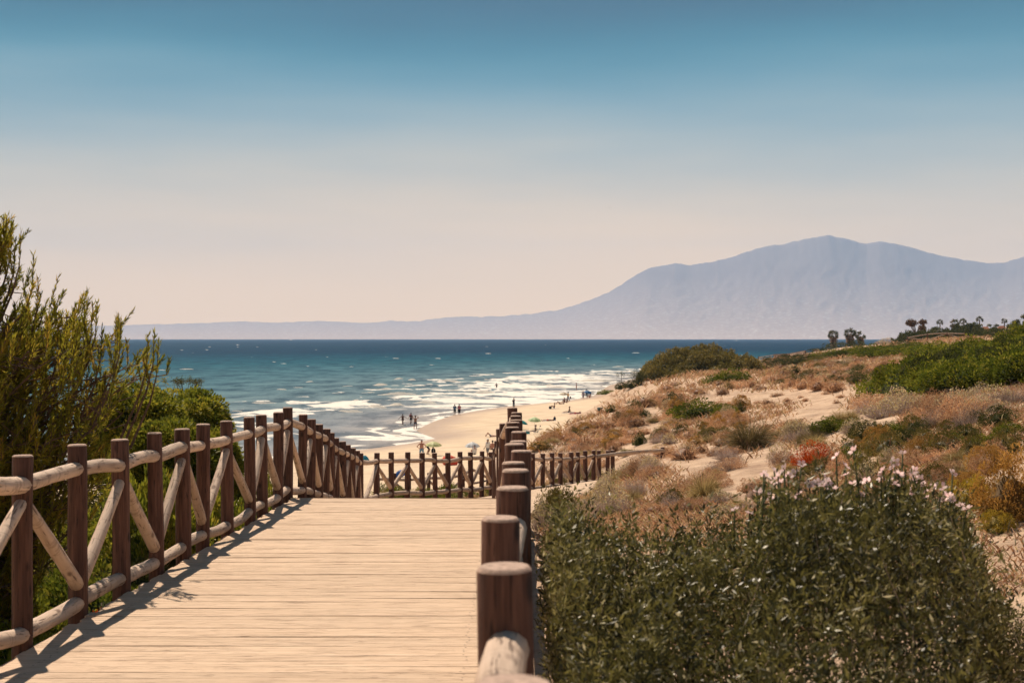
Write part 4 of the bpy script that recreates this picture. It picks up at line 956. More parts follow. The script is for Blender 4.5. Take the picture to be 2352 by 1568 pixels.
def pine():
    bx, by = -4.40, 10.6; gz = float(ground([bx], [by])[0])
    t = thing('pine_tree', 'young pine tree with upright needle shoots at the left picture edge', 'tree', (bx, by, gz))
    o = Vector((bx, by, gz)); topz = EYE + 1.05 - gz
    part('trunk', tube([(0, 0, -.2), (.02, 0, .8), (.05, .02, 2.0), (.12, .0, 3.1), (.16, 0, topz - .15)], [.085, .075, .055, .03, .012], 10), M['bark'], t, True)
    env_y = [470, 500, 560, 640, 700, 760, 800, 860, 950, 1050, 1200, 1400, 1560]
    env_r = [.16, .34, .42, .56, .70, 1.15, 1.46, 1.46, 1.40, 1.28, 1.1, .8, .5]
    shoots = []; br = []
    for i in range(185):
        zr = random.uniform(-2.5, .80) if i < 135 else random.uniform(-1.6, .1); ypx = 776 - zr / 10.6 * F
        R = float(np.interp(ypx, env_y, env_r)) * random.uniform(.55, 1.03)
        a = random.uniform(0, 6.28) if random.random() < .55 else random.uniform(-1.2, .9)
        R *= .9 if math.cos(a) < 0 else 1.0
        if math.sin(a) < -.2: R *= .8
        ax = Vector((.05 + .04 * (zr + 2), 0, 0))
        z1 = zr + EYE - gz; z0 = max(.15, z1 - R * random.uniform(.35, .7) - .1)
        p0 = ax + Vector((0, 0, z0)); p2 = ax + Vector((math.cos(a) * R, math.sin(a) * R, z1)); p1 = p0.lerp(p2, .55) + Vector((0, 0, -R * .10))
        pts = [(p0 * (1 - s) ** 2 + p1 * 2 * s * (1 - s) + p2 * s * s) for s in np.linspace(0, 1, 6)]
        br.append(tube(pts, list(np.linspace(.018, .006, 6)), 5))
        for k in range(17):
            s = 1 - random.random() ** 1.3 * .8
            q = p0 * (1 - s) ** 2 + p1 * 2 * s * (1 - s) + p2 * s * s
            tw = Vector((random.uniform(-1, 1), random.uniform(-1, 1), random.uniform(-.15, .6))) * (.16 * R / 1.0 + .05)
            e = q + tw
            br.append(tube([q, q.lerp(e, .5), e], [.006, .005, .004], 3, False))
            shoots.append((e, Vector((random.uniform(-.35, .35) + math.cos(a) * .25, random.uniform(-.35, .35) + math.sin(a) * .25, random.uniform(.6, 1.3))), random.uniform(.12, .25)))
    for zr, x in ((.90, -8), (.84, 14), (.76, 58), (.72, 40), (.25, 208), (.23, 196), (.12, 272), (.10, 290), (.02, 345), (0.0, 330), (-.06, 352), (.15, 150), (.42, 100), (.6, 72), (.16, 176), (.06, 240)):
        X = (x - 1176) / F * 10.6 - bx; e = Vector((X, random.uniform(-.2, .2), zr + EYE - gz - .22))
        shoots.append((e, Vector((.05, 0, 1)), .24)); shoots.append((e + Vector((-.05, .03, -.1)), Vector((-.2, 0, 1)), .18))
        br.append(tube([e + Vector((-.2, 0, -.55)), e + Vector((-.05, 0, -.2)), e], [.012, .008, .005], 4, False))
    part('branches', merge(br), M['bark'], t)
    C, D, R_ = [], [], []
    sh = []
    for e, d, L in shoots:
        d = d.normalized(); n = 44
        s = U(0, 1, n); dirv = rdir(n); dv = np.array(d); dirv = unit(dirv - (dirv @ dv)[:, None] * dv)
        C.append(np.array(e) + s[:, None] * L * dv); D.append(dirv * U(.30, .62, n)[:, None] + dv * 1.0); R_.append(np.clip(random.uniform(0, .55) + U(0, .4, n), 0, 1))
        n = 22; dirv = rdir(n); C.append(np.array(e) - U(0, .10, n)[:, None] * dv); D.append(dirv + dv * .55); R_.append(U(.25, .8, n))
        sh.append(tube([e, e + d * L * 1.02], [.004, .003], 3, False))
    C = np.vstack(C); D = np.vstack(D); R_ = np.concatenate(R_)
    fol('needles', leaves(C, D, U(.036, .066, len(C)), .0085, rnd=R_), M['pine'], t)
    part('shoot_stems', merge(sh), M['redplant'] if False else M['bark'], t)
pine()
def windtree(label, x, y, Y, w, h, mt, lean=1.0, seed=1, nm='wind_bent_tree'):
    (X, Y, z) = hit(x, y, 150) if Y > 30 else P(x, y, Y); k_ = Y / 258 if Y > 30 else 1; w *= k_; h *= k_
    random.seed(seed)
    t = thing(nm, label, 'tree', (X, Y, z)); st = []; C = []; 
    for k in range(9):
        a = random.uniform(-.5, .5) * w; top = Vector((a + lean * w * .12, random.uniform(-.25, .25) * w, h * random.uniform(.62, .92) - abs(a) * .28 * h / w))
        b = Vector((random.uniform(-.14, .14) * w, 0, -.2))
        mid = b.lerp(top, .5) + Vector((random.uniform(-.1, .1) * w, 0, 0))
        st.append(tube([b, mid, top], [h * .025, h * .018, h * .008], 5)); C.append(top)
    if Y < 30: st.append(tube([(0, 0, float(ground([X], [Y])[0]) - z), (.03, 0, -.8), (0, 0, .05)], [.05, .04, .02], 6))
    part('trunk', merge(st), M['darkbark'], t)
    C = np.array([tuple(c) for c in C]); n = 1500
    ci = rng.integers(0, len(C), n); pts = C[ci] + rng.normal(size=(n, 3)) * np.array((.13 * w, .13 * w, .075 * h))
    fol('crown', leaves(pts, rng.normal(size=(n, 3)) + np.array((.3, 0, .3)), h * .06, h * .03), mt, t)
windtree('small dark windswept bush-tree sticking up above the rounded lentisk', 424, 910, 27, .42, .40, M['darkgreen'], 1, 3, 'windswept_treelet')
windtree('stunted dark wind-bent tree with bare lower limbs at the dune edge by the surf', 1442, 889, 258, 5.2, 3.1, M['darkgreen'], 1, 5)
for x, y, w, h in ((1428, 893, 26, 14), (1452, 890, 30, 16), (1470, 884, 14, 22)):
    shrub_at('dark', x, y, w, h, 'dark scrub at the foot of the wind-bent tree', 'scrub under the bent tree')

# ------------------------------------------------------------------ foreground bush with pink flowers
def bush_top(X, Y):
    x = 1176 + X / Y * F
    crest = np.interp(x, [1180, 1232, 1330, 1450, 1560, 1640, 1720, 1780, 1850, 1930, 2000, 2100, 2200, 2260, 2330, 2400, 2700], [1260, 1180, 1168, 1158, 1148, 1160, 1148, 1105, 1085, 1080, 1092, 1112, 1165, 1270, 1420, 1560, 1800])
    zt = -(crest - 776) / F * 5.9 - .05
    prof = np.interp(Y, [2.6, 3.4, 4.2, 5.0, 5.9, 6.6, 7.2], [-.50, -.30, -.17, -.07, 0, -.10, -.45])
    return EYE + zt + prof + (fbm(X / .5, Y / .5, 301, 3) - .5) * .44
def big_bush():
    n = 3000; kc = 210
    Yc = U(2.7, 7.1, kc); Xc = (U(1236, 2420, kc) - 1176) / F * Yc; ci = rng.integers(0, kc, n * 2)
    Y = np.clip(Yc[ci] + rng.normal(size=n * 2) * .10, 2.6, 7.15); X = Xc[ci] + rng.normal(size=n * 2) * .10; X = np.where(X < .16, .16 + U(0, .12, n * 2), X)
    Z = bush_top(X, Y) + U(0, 1, len(X)) ** 5 * .16; g = ground(X, Y); ok = (Z > g + .25) & (X > .15); cz = U(-.13, .06, kc)[ci]; Z = Z + cz; X, Y, Z, g, ci = [a[ok][:n] for a in (X, Y, Z, g, ci)]; n = len(X); tone = U(-.1, .42, kc)[ci]
    cx, cy = 2.0, 5.2; gz = float(ground([cx], [cy])[0])
    t = thing('flowering_bush', 'large dark green leafy bush with pale pink flowers filling the lower right', 'shrub', (cx, cy, gz)); o = np.array((cx, cy, gz))
    tip = np.stack([X, Y, Z], 1) - o
    dirs = unit(rng.normal(size=(n, 3)) * .32 + np.array((0.05, -.12, 1)))
    per = 50; s = U(0, 1, (n, per)) ** 1.25 * .55
    C = (tip[:, None] - dirs[:, None] * s[..., None]).reshape(-1, 3)
    rad = rdir(n * per); D = unit(rad + np.repeat(dirs, per, 0) * .85)
    C = C + rad * U(.0, .03, n * per)[:, None]
    ok_ = C[:, 0] + cx > .12; C, D = C[ok_], D[ok_]
    rnd = np.clip(np.repeat(tone + U(0, .15, n), per) + U(0, .40, n * per) ** 1.2, 0, 1); rnd = np.where(U(0, 1, n * per) < .02, .97, rnd)[ok_]; m_n = len(C)
    fol('foliage', leaves(C, D, U(.018, .042, m_n), U(.0065, .012, m_n), rnd=rnd, curl=.12), M['bushleaf'], t)
    LS = []
    in_ = (tip[:, 0] + cx > .5) & (U(0, 1, n) < .10); st = blades((tip - dirs * .75)[in_], dirs[in_], .74, .006, 0.0); fol('stems', st, M['greytwig'], t)
    tw = rng.integers(0, n, 26)
    for k in range(1): pass
    # flowers: five broad petals and a small eye
    FL = [(1688, 1170), (1725, 1178), (1755, 1095), (1780, 1082), (1800, 1076), (1808, 1090), (1845, 1066), (1775, 1112), (1862, 1112), (1880, 1108), (1888, 1113), (1905, 1118), (1918, 1048), (1945, 1070), (1958, 1035), (1962, 1112), (1990, 1106),
          (2030, 1080), (2046, 1075), (2024, 1100), (2042, 1103), (2070, 1094), (2076, 1040), (2098, 1080), (2094, 1104), (2118, 1106), (2034, 1120), (2060, 1120), (2090, 1128), (2110, 1126), (2124, 1128), (2150, 1118), (2128, 1142), (2155, 1150),
          (2180, 1140), (2186, 1158), (2210, 1160), (2220, 1168), (2160, 1185), (2168, 1132), (2052, 1062), (1738, 1130), (1940, 1090), (2100, 1150)]
    FL += [(random.uniform(1750, 2200), random.uniform(1085, 1150)) for _ in range(26)]
    pet = []
    for i in range(5):
        a = i * 1.2566; d = np.array((math.cos(a), math.sin(a), .25)); s_ = np.array((-math.sin(a), math.cos(a), 0))
        pet.append(np.array([d * .1, d * .55 + s_ * .36, d * .95 + s_ * .26 + (0, 0, .08), d * 1.02 + (0, 0, .03), d * .95 - s_ * .26 + (0, 0, .08), d * .55 - s_ * .36]))
    V = np.vstack(pet); Fc = [tuple(range(i * 6, i * 6 + 6)) for i in range(5)]
    me = new_mesh('flower', V, Fc, {'rnd': U(0, 1, len(V))}, False, [M['petal']])
    eye_me = new_mesh('flower_eye', *ball((0, 0, .12), .16, 6, 4), mats=[M['yellowhead']])
    for x, y in FL:
        Y = random.uniform(5.4, 6.0); p = Vector(P(x + random.uniform(-4, 4), y, Y)); p.z = max(p.z, float(bush_top(np.array([p.x]), np.array([p.y]))[0]) + .04); f = link('flower', me, t); f.location = p - Vector(o)
        f.scale = [random.uniform(.016, .025)] * 3; f.rotation_euler = (random.uniform(.2, 1.2), random.uniform(-.6, .6), random.uniform(0, 6))
        e = link('flower_eye', eye_me, f)
        q = Vector((p.x + random.uniform(-.04, .04), p.y, min(p.z - .1, float(bush_top(np.array([p.x]), np.array([p.y]))[0]) - .12)))
        log('flower_stalk', q - Vector((0, 0, 0)), p, .004, .003, M['bushstem'], t, .01, 4, 2)
        k_ = 34; s_ = U(-.25, .92, k_)[:, None]; dv = np.array(p - q); LS.append((np.array(q) - o + dv * s_ + rng.normal(size=(k_, 3)) * .012, rdir(k_) + np.array((0, 0, .8))))
    C_ = np.vstack([a for a, b in LS]); D_ = np.vstack([b for a, b in LS])
    fol('shoot_leaves', leaves(C_, D_, U(.02, .045, len(C_)), U(.009, .015, len(C_)), rnd=U(.1, .7, len(C_))), M['bushleaf'], t)
M['bushstem'] = plain('green_stem', (.06, .075, .03), .7, .2)
big_bush()
shrub_at('beige', 2330, 1330, 130, 150, 'pale dry everlasting at the lower right picture edge', Y=6.3)
shrub_at('beige', 2290, 1290, 100, 120, 'pale dry everlasting behind the one at the lower right edge', Y=7.4)
shrub_at('dry', 2345, 1450, 160, 150, 'pinkish dry plant at the lower right picture corner', Y=5.4)

# ------------------------------------------------------------------ people (one continuous body each, clothes and hair as children)
random.seed(11)
SK = {'tan': plain('tanned_skin', (.24, .115, .072), .55, .4, .08), 'dark': plain('deep_tanned_skin', (.13, .06, .042), .55, .4, .08), 'pink': plain('sunburnt_skin', (.42, .20, .14), .55, .4, .08)}
def cloth(n, c): return plain(n, c, .85, .15, .1, 14)
CL = {'blue': cloth('blue_cotton', (.07, .14, .26)), 'navy': cloth('navy_cotton', (.02, .025, .05)), 'black': cloth('black_cotton', (.014, .013, .016)), 'white': cloth('white_cotton', (.70, .68, .66)), 'denim': cloth('denim', (.14, .27, .40)),
      'lav': cloth('lavender_cotton', (.32, .27, .33)), 'pinkc': cloth('pink_cotton', (.48, .16, .20)), 'orange': cloth('orange_cotton', (.70, .45, .18)), 'hair': cloth('dark_hair', (.018, .013, .012)), 'grey': cloth('grey_cotton', (.2, .2, .22)), 'red': cloth('red_cotton', (.5, .05, .04))}
def capsule(a, b, ra, rb, n=8):
    a = Vector(a); b = Vector(b); d = (b - a).normalized() if (b - a).length > 1e-6 else Vector((0, 0, 1))
    return tube([a - d * ra * .98, a - d * ra * .7, a, b, b + d * rb * .7, b + d * rb * .98], [ra * .2, ra * .71, ra, rb, rb * .71, rb * .2], n)
def skinned(name, caps, mt, parent, vox=.016):
    me = new_mesh(name, *merge([capsule(*c) if len(c) == 4 else c for c in caps]), mats=[mt])
    o = link(name, me, parent); md = o.modifiers.new('join', 'REMESH'); md.mode = 'VOXEL'; md.voxel_size = vox; md.use_smooth_shade = True
    return o
def v_(*a): return Vector(a)
# joints of the poses: x right, y the way the body faces, z up, for a 1.75 m figure
def pose(kind):
    J = dict(pel=v_(0, 0, .93), che=v_(0, .01, 1.28), nek=v_(0, 0, 1.48), hea=v_(0, .02, 1.63), sl=v_(-.19, 0, 1.42), sr=v_(.19, 0, 1.42), el=v_(-.26, -.02, 1.14), er=v_(.26, -.02, 1.14),
             wl=v_(-.27, .06, .88), wr=v_(.27, .06, .88), hl=v_(-.10, 0, .90), hr=v_(.10, 0, .90), kl=v_(-.11, .02, .49), kr=v_(.11, .02, .49), al=v_(-.11, -.02, .07), ar=v_(.11, -.02, .07))
    if kind == 'walk': J.update(kl=v_(-.10, .17, .50), al=v_(-.10, .14, .07), kr=v_(.10, -.04, .50), ar=v_(.10, -.34, .13), wl=v_(-.26, -.08, .9), wr=v_(.26, .18, .92))
    if kind == 'handup': J.update(el=v_(-.42, .02, 1.55), wl=v_(-.13, -.02, 1.74), er=v_(.42, .02, 1.55), wr=v_(.13, -.02, 1.74), kl=v_(-.14, .02, .49), al=v_(-.17, 0, .07), kr=v_(.14, .02, .49), ar=v_(.17, 0, .07))
    if kind == 'spread': J.update(el=v_(-.40, 0, 1.22), wl=v_(-.60, 0, 1.02), er=v_(.42, 0, 1.22), wr=v_(.66, .02, 1.10), kl=v_(-.06, .02, .49), kr=v_(.06, .02, .49), al=v_(-.05, 0, .07), ar=v_(.05, -.1, .09))
    if kind == 'hold': J.update(el=v_(-.28, 0, 1.15), wl=v_(-.42, .02, .96), kr=v_(.08, .12, .55), ar=v_(.02, -.12, .22), kl=v_(-.08, 0, .49), al=v_(-.08, -.02, .07))
    if kind == 'hips': J.update(el=v_(-.42, -.06, 1.16), wl=v_(-.20, .02, .98), er=v_(.42, -.06, 1.16), wr=v_(.20, .02, .98), kl=v_(-.15, .02, .49), kr=v_(.15, .02, .49), al=v_(-.18, 0, .07), ar=v_(.18, 0, .07), hea=v_(0, .07, 1.61))
    if kind == 'salute': J.update(el=v_(-.34, .12, 1.45), wl=v_(-.14, .18, 1.62), er=v_(.24, .08, 1.16), wr=v_(.05, .16, 1.12))
    if kind == 'bend': J.update(pel=v_(0, -.12, .86), hl=v_(-.1, -.12, .84), hr=v_(.1, -.12, .84), che=v_(0, .20, 1.06), nek=v_(0, .40, 1.10), hea=v_(0, .53, 1.04), sl=v_(-.19, .34, 1.07), sr=v_(.19, .34, 1.07), el=v_(-.22, .42, .80), er=v_(.22, .42, .80), wl=v_(-.12, .52, .58), wr=v_(.12, .52, .58),
                            kl=v_(-.13, .10, .50), kr=v_(.13, .16, .48), al=v_(-.13, -.10, .07), ar=v_(.13, -.02, .07))
    if kind in ('sit', 'sitback', 'sitsun'):
        J = {k: p - v_(0, 0, .82) for k, p in J.items()}
        J.update(hl=v_(-.1, .02, .12), hr=v_(.1, .02, .12), pel=v_(0, 0, .12), kl=v_(-.12, .38, .46), kr=v_(.12, .40, .44), al=v_(-.12, .62, .07), ar=v_(.12, .66, .07), el=v_(-.26, .16, .40), er=v_(.26, .16, .40), wl=v_(-.16, .38, .46), wr=v_(.16, .38, .46))
        for k in ('che', 'nek', 'hea', 'sl', 'sr'): J[k] = J[k] + v_(0, -.08, 0)
        if kind == 'sitback': J.update(kl=v_(-.12, .42, .16), kr=v_(.12, .42, .16), al=v_(-.12, .84, .07), ar=v_(.12, .84, .07), el=v_(-.26, -.14, .36), er=v_(.26, -.14, .36), wl=v_(-.28, -.30, .06), wr=v_(.28, -.30, .06))
    if kind in ('lie', 'lieknee', 'liearm'):
        J = {k: v_(p.x, -(p.z - .93), .13 + p.y) for k, p in J.items()}
        for k in ('al', 'ar', 'wl', 'wr'): J[k] = v_(J[k].x, J[k].y, .06)
        if kind == 'lieknee': J.update(kl=v_(-.12, .38, .50), al=v_(-.12, .62, .07), kr=v_(.12, .42, .46), ar=v_(.12, .68, .07))
        if kind == 'liearm': J.update(el=v_(-.30, -.62, .36), wl=v_(-.10, -.80, .34), kr=v_(.12, .40, .22))
    if kind == 'wade': J.update(el=v_(-.34, 0, 1.16), wl=v_(-.40, .12, .98), er=v_(.34, 0, 1.16), wr=v_(.40, .12, .98))
    return J
def hand(w, e):
    d = (w - e).normalized(); s = d.orthogonal().normalized(); c = [(w, w + d * .075, .030, .034)]
    base = w + d * .085
    for i, (o_, L) in enumerate(((-.030, .062), (-.010, .075), (.010, .070), (.029, .052))):
        m_ = base + s * o_ + d * L * .5; c.append((base + s * o_, m_, .011, .010)); c.append((m_, m_ + d * L * .5 + d.cross(s) * L * .15, .010, .009))
    c.append((w + d * .03 + s * -.03, w + d * .075 + s * -.062, .013, .010))
    return c
def person(label, loc, h, yaw, kind, skin, wear=(), hair='hair', hat=None, group=None, sink=0):
    t = thing('person', label, 'person', (loc[0], loc[1], loc[2] - sink), group, yaw); s = h / 1.75; J = pose(kind)
    lie = kind.startswith('lie')
    G = lambda k: J[k]
    caps = []
    side = (J['sr'] - J['sl']).normalized()
    for a in (-1, 1):
        S = J['sl'] if a < 0 else J['sr']; H = J['hl'] if a < 0 else J['hr']
        caps.append((S - side * a * .07 - v_(0, 0, .0), J['che'] + side * a * .085, .07, .098)); caps.append((J['che'] + side * a * .085, J['pel'] + side * a * .075, .098, .10))
    caps += [(J['pel'], J['che'], .10, .10), (J['che'], J['nek'], .10, .052), (J['nek'], J['hea'], .05, .05)]
    for a in ('l', 'r'):
        caps += [(J['s' + a], J['e' + a], .052, .040), (J['e' + a], J['w' + a], .040, .028), (J['h' + a], J['k' + a], .082, .055), (J['k' + a], J['k' + a].lerp(J['a' + a], .35), .055, .057), (J['k' + a].lerp(J['a' + a], .35), J['a' + a], .057, .036)]
        f = v_(0, .16, -.02) if not lie else v_(0, .03, .15)
        caps += [(J['a' + a] + v_(0, -.03, -.03) * (0 if lie else 1), J['a' + a] + f * .9, .036, .028)]
        caps += hand(J['w' + a], J['e' + a])
    hd = J['hea']; caps.append(ball(tuple(hd + (v_(0, 0, .02) if not lie else v_(0, -.02, 0))), .105, 10, 8, (.82, .95, 1.12) if not lie else (.82, 1.12, .95)))
    fw = v_(0, 1, 0) if not lie else v_(0, 0, 1); upv = v_(0, 0, 1) if not lie else v_(0, -1, 0)
    caps += [(hd + fw * .09 + upv * .015, hd + fw * .118 - upv * .01, .014, .017), (hd + fw * .07 - upv * .075, hd + fw * .09 - upv * .08, .03, .022)]
    for a in (-1, 1): caps.append((hd + v_(.088 * a, 0, 0), hd + v_(.094 * a, -.01, 0) + upv * .03, .014, .014))
    caps = [c if len(c) == 2 else (c[0] * s, c[1] * s, c[2] * s, c[3] * s) for c in caps]
    caps = [(c[0] * s, c[1]) if len(c) == 2 else c for c in caps]
    skinned('body', caps, SK[skin], t)
    for a in (-1, 1):       # eyes
        part('eye', ball(tuple((hd + fw * .092 + v_(.034 * a, 0, 0) + upv * .03) * s), .014 * s, 6, 4), CL['hair'], t)
    if hair:
        hc = hd - fw * .022 + upv * .045; cs = [ball(tuple(hc * s), .112 * s, 10, 8, (.86, .95, .95)), (hc * s - fw * .05 * s, (hc - fw * .06 - upv * .12) * s, .07 * s, .045 * s)]
        skinned('hair', cs, CL[hair], t, .018)
    if hat:
        p = (hd + upv * .10) * s; cs = [ball(tuple(p), .115 * s, 10, 6, (.95, 1.05, .6)), ball(tuple(p + fw * .09 * s - upv * .01 * s), .10 * s, 10, 6, (.8, 1.1, .16))]
        skinned('cap', cs, CL[hat], t, .016)
    for nm, colr in wear:
        C = []
        if nm in ('shorts', 'trousers', 'trunks'):
            C += [(J['hl'], J['hr'], .112, .112), (J['pel'] + (J['che'] - J['pel']) * .18, J['pel'], .115, .122)]
            e = {'shorts': .8, 'trunks': .35, 'trousers': 1}[nm]
            for a in ('l', 'r'):
                C.append((J['h' + a], J['h' + a].lerp(J['k' + a], e), .105, .085))
                if nm == 'trousers': C.append((J['k' + a], J['k' + a].lerp(J['a' + a], .9), .078, .062))
        if nm in ('shirt', 'vest', 'dress'):
            for a in (-1, 1):
                S = J['sl'] if a < 0 else J['sr']
                C.append((S - side * a * .05, J['che'] + side * a * .09, .082, .112)); C.append((J['che'] + side * a * .09, J['pel'] + side * a * .08 + (J['che'] - J['pel']) * .1, .112, .118))
                if nm == 'shirt': E = J['el'] if a < 0 else J['er']; C.append((S, S.lerp(E, .6), .068, .062))
            C.append((J['pel'], J['che'], .112, .112))
        if nm in ('dress', 'skirt'):
            C += [(J['hl'], J['hr'], .12, .12), (J['pel'], (J['kl'] + J['kr']) / 2, .13, .17)]
            for a in ('l', 'r'): C.append((J['h' + a], J['h' + a].lerp(J['k' + a], 1.0), .115, .10))
        if nm == 'bikini': C += [(J['che'] + v_(-.09, .05, .05), J['che'] + v_(.09, .05, .05), .075, .075), (J['hl'], J['hr'], .104, .104)]
        if nm == 'towel': C += [(J['sl'] + v_(0, 0, .05), J['sl'].lerp(J['el'], .7), .07, .06), (J['sl'] + v_(0, .05, .05), J['nek'] + v_(0, -.06, 0), .07, .06)]
        skinned(nm, [(c[0] * s, c[1] * s, c[2] * s, c[3] * s) for c in C], CL[colr], t, .018)
    return t
PI = math.pi
def at_beach(x, y):
    Xh, Yh, zh = hit(x, y, 60, 600); return Xh, Yh, max(zh, 0)
def stand(label, x, y, h, yaw, kind, skin, wear=(), Y=None, **kw):
    if Y is None: loc = at_beach(x, y)
    else: X = (x - 1176) / F * Y; loc = (X, Y, float(max(ground([X], [Y])[0], kw.pop('zmin', 0))))
    return person(label, loc, h, yaw, kind, skin, wear, **kw)
stand('tanned bather in the shallows with both arms held out, leftmost of three', 925, 979, 1.60, .1, 'spread', 'dark', (('bikini', 'black'),))
stand('middle bather of three in the shallows, pink towel on the shoulder, dark trunks', 944, 977.5, 1.75, -.3, 'hold', 'dark', (('trunks', 'black'), ('towel', 'pinkc')))
stand('bather at the water edge with both hands behind the head', 954, 986.5, 1.86, .05, 'handup', 'tan', (('trunks', 'navy'),))
stand('person in blue shirt and dark shorts walking along the water edge', 1044.5, 954, 1.80, 0, 'walk', 'tan', (('shirt', 'blue'), ('shorts', 'black')))
stand('person in black skirt and pink top walking beside the one in blue', 1054.7, 953, 1.78, 0, 'stand', 'tan', (('vest', 'pinkc'), ('skirt', 'black')))
stand('swimmer standing waist-deep in the waves', 1140.5, 0, 1.75, 2.8, 'wade', 'dark', (('trunks', 'navy'),), Y=346, sink=.15)
stand('person in dark clothes shading the eyes, just above the right fence posts', 1180, 937, 1.72, 2.6, 'salute', 'tan', (('shirt', 'navy'), ('trousers', 'navy')), hat='orange')
stand('bare pinkish bather standing far off at the edge of the surf', 1324, 900.5, 1.72, 1.8, 'stand', 'pink', (('trunks', 'red'),))
stand('person in lavender dress standing left of the blue parasol', 1339.5, 916, 1.68, 2.9, 'stand', 'pink', (('dress', 'lav'),))
stand('person in dark clothes standing behind the blue parasol', 1347.5, 912, 1.74, 0.2, 'stand', 'tan', (('shirt', 'navy'), ('trousers', 'black')))
stand('sunbather sitting under the far blue parasol', 1355, 913.5, 1.7, 1.2, 'sit', 'pink', (('bikini', 'red'),))
stand('person in orange top and blue trousers walking with a dark bag', 1304.8, 921.5, 1.78, .9, 'walk', 'tan', (('shirt', 'orange'), ('trousers', 'blue')))
stand('sunbather sitting left of the walker with the dark bag', 1296.5, 923.5, 1.7, 2.6, 'sit', 'tan', (('trunks', 'black'),))
stand('sunbather leaning back right beside the walker with the dark bag', 1302, 925, 1.7, 2.2, 'sitback', 'tan', (('bikini', 'black'),))
stand('sunbather lying on one side beyond the sitting one with raised knees', 1286, 928, 1.7, 1.7, 'lieknee', 'pink', (('trunks', 'black'),))
stand('sunbather sitting with drawn-up knees, leftmost on the open sand', 1273, 938, 1.74, 1.5, 'sit', 'tan', (('trunks', 'lav'),))
stand('sunbather sitting upright with legs stretched to the left', 1307, 947, 1.74, 1.75, 'sitback', 'tan', (('trunks', 'navy'),))
stand('sunbather lying on the back with one arm over the face', 1322, 950, 1.72, 1.75, 'liearm', 'tan', (('trunks', 'red'),))
stand('sunbather lying stretched out right of the pale green parasol', 1259, 966.5, 1.80, 1.6, 'lie', 'tan', (('trunks', 'red'),))
stand('person reclining in the striped beach chair under the pale green parasol', 1229, 996.5, 1.70, 1.55, 'sitback', 'dark', (('bikini', 'black'),), sink=-.22)
stand('sunbather lying with raised knees left of the yellow parasol', 1128, 1003, 1.75, 1.5, 'lieknee', 'pink', (('trunks', 'grey'),))
stand('person in white printed shirt, white cap and grey shorts walking left', 1120.5, 1052, 1.78, 2.4, 'walk', 'tan', (('shirt', 'white'), ('shorts', 'grey')), hat='white')
stand('bare-backed sunburnt person sitting by the yellow parasol', 1131, 1040, 1.76, .3, 'sit', 'pink', (('trunks', 'black'),), sink=-.3)
stand('person in white shirt sitting with back turned under the white parasol', 1089.7, 1050, 1.74, .4, 'sit', 'pink', (('shirt', 'white'), ('trunks', 'black')), hair='grey', sink=-.25)
stand('bare-chested person in denim shorts standing with hands on hips', 968.4, 1054, 1.78, 3.3, 'hips', 'pink', (('shorts', 'denim'),))
stand('person in white shirt and black shorts bending down over a black bag', 983, 1043, 1.76, -1.4, 'bend', 'tan', (('shirt', 'white'), ('shorts', 'black')))

# ------------------------------------------------------------------ parasols and beach things
def parasol(label, x, y, wd, top, mt, tilt=(0, 0), Y=None, dish=.28, pole_only=None):
    if Y is None: X, Y, z = at_beach(x, y)
    else: X = (x - 1176) / F * Y; z = float(ground([X], [Y])[0])
    t = thing('parasol', label, 'parasol', (X, Y, z)); n = 8; V = [(0, 0, 0)]; Fc = []
    for r_, zz in ((.35, -.05), (.7, -.14), (1, -.28)):
        for k in range(n * 2):
            a = PI * k / n; sc = r_ * (1 if k % 2 == 0 else (.965 - .05 * r_)); V.append((math.cos(a) * sc * wd / 2, math.sin(a) * sc * wd / 2, (zz - (.02 * r_ if k % 2 else 0)) * wd * dish / .28 * .5 * 1.6))
    m2 = n * 2
    for k in range(m2):
        Fc.append((0, 1 + k, 1 + (k + 1) % m2))
        for j in (0, 1): a = 1 + j * m2 + k; b = 1 + j * m2 + (k + 1) % m2; Fc.append((a, a + m2, b + m2, b))
    R = Matrix.Rotation(tilt[0], 3, 'X') @ Matrix.Rotation(tilt[1], 3, 'Y')
    V = [R @ Vector(v) + Vector((0, 0, top)) for v in V]
    c = part('canopy', (np.array([tuple(v) for v in V]), Fc), mt, t); md = c.modifiers.new('cloth', 'SOLIDIFY'); md.thickness = .012
    part('pole', tube([(0, 0, -.3), (0, 0, top * .6), tuple(R @ Vector((0, 0, .08)) + Vector((0, 0, top)))], [.018, .018, .014], 8), M['polemetal'], t)
    rb = []
    for k in range(8):
        a = 2 * PI * k / 8; e = R @ Vector((math.cos(a) * wd * .47, math.sin(a) * wd * .47, -.27 * wd * dish / .28 * .5 * 1.6)) + Vector((0, 0, top - .02)); rb = tube([Vector((0, 0, top - .03)), e], [.007, .006], 4); part('rib', rb, M['polemetal'], t)
    return t
M['polemetal'] = plain('parasol_pole', (.45, .42, .40), .5, .5)
def cl2(n, c):
    m = leaf(n, [c, c], .35, hv=.02); return m
parasol('far blue parasol beside the surf, tilted', 1350, 912.5, 1.75, 1.45, cl2('blue_nylon', (.02, .16, .38)), (.25, .1))
parasol('pale cream parasol far off beside the sitting group', 1295, 922, 1.9, 1.8, cl2('cream_nylon', (.62, .52, .38)), (.1, 0))
parasol('pale green parasol above the beach chair', 1228, 985, 1.75, 1.55, cl2('pale_green_nylon', (.62, .72, .42)), (.15, .05), dish=.34)
parasol('teal parasol half hidden behind the right fence posts', 1201, 986, 1.5, 1.15, cl2('teal_nylon', (.02, .34, .34)), (.1, .25))
parasol('yellow parasol leaning on its side at the right fence', 1142, 1030, 1.7, 1.05, cl2('yellow_nylon', (.66, .42, .10)), (.5, -1.0))
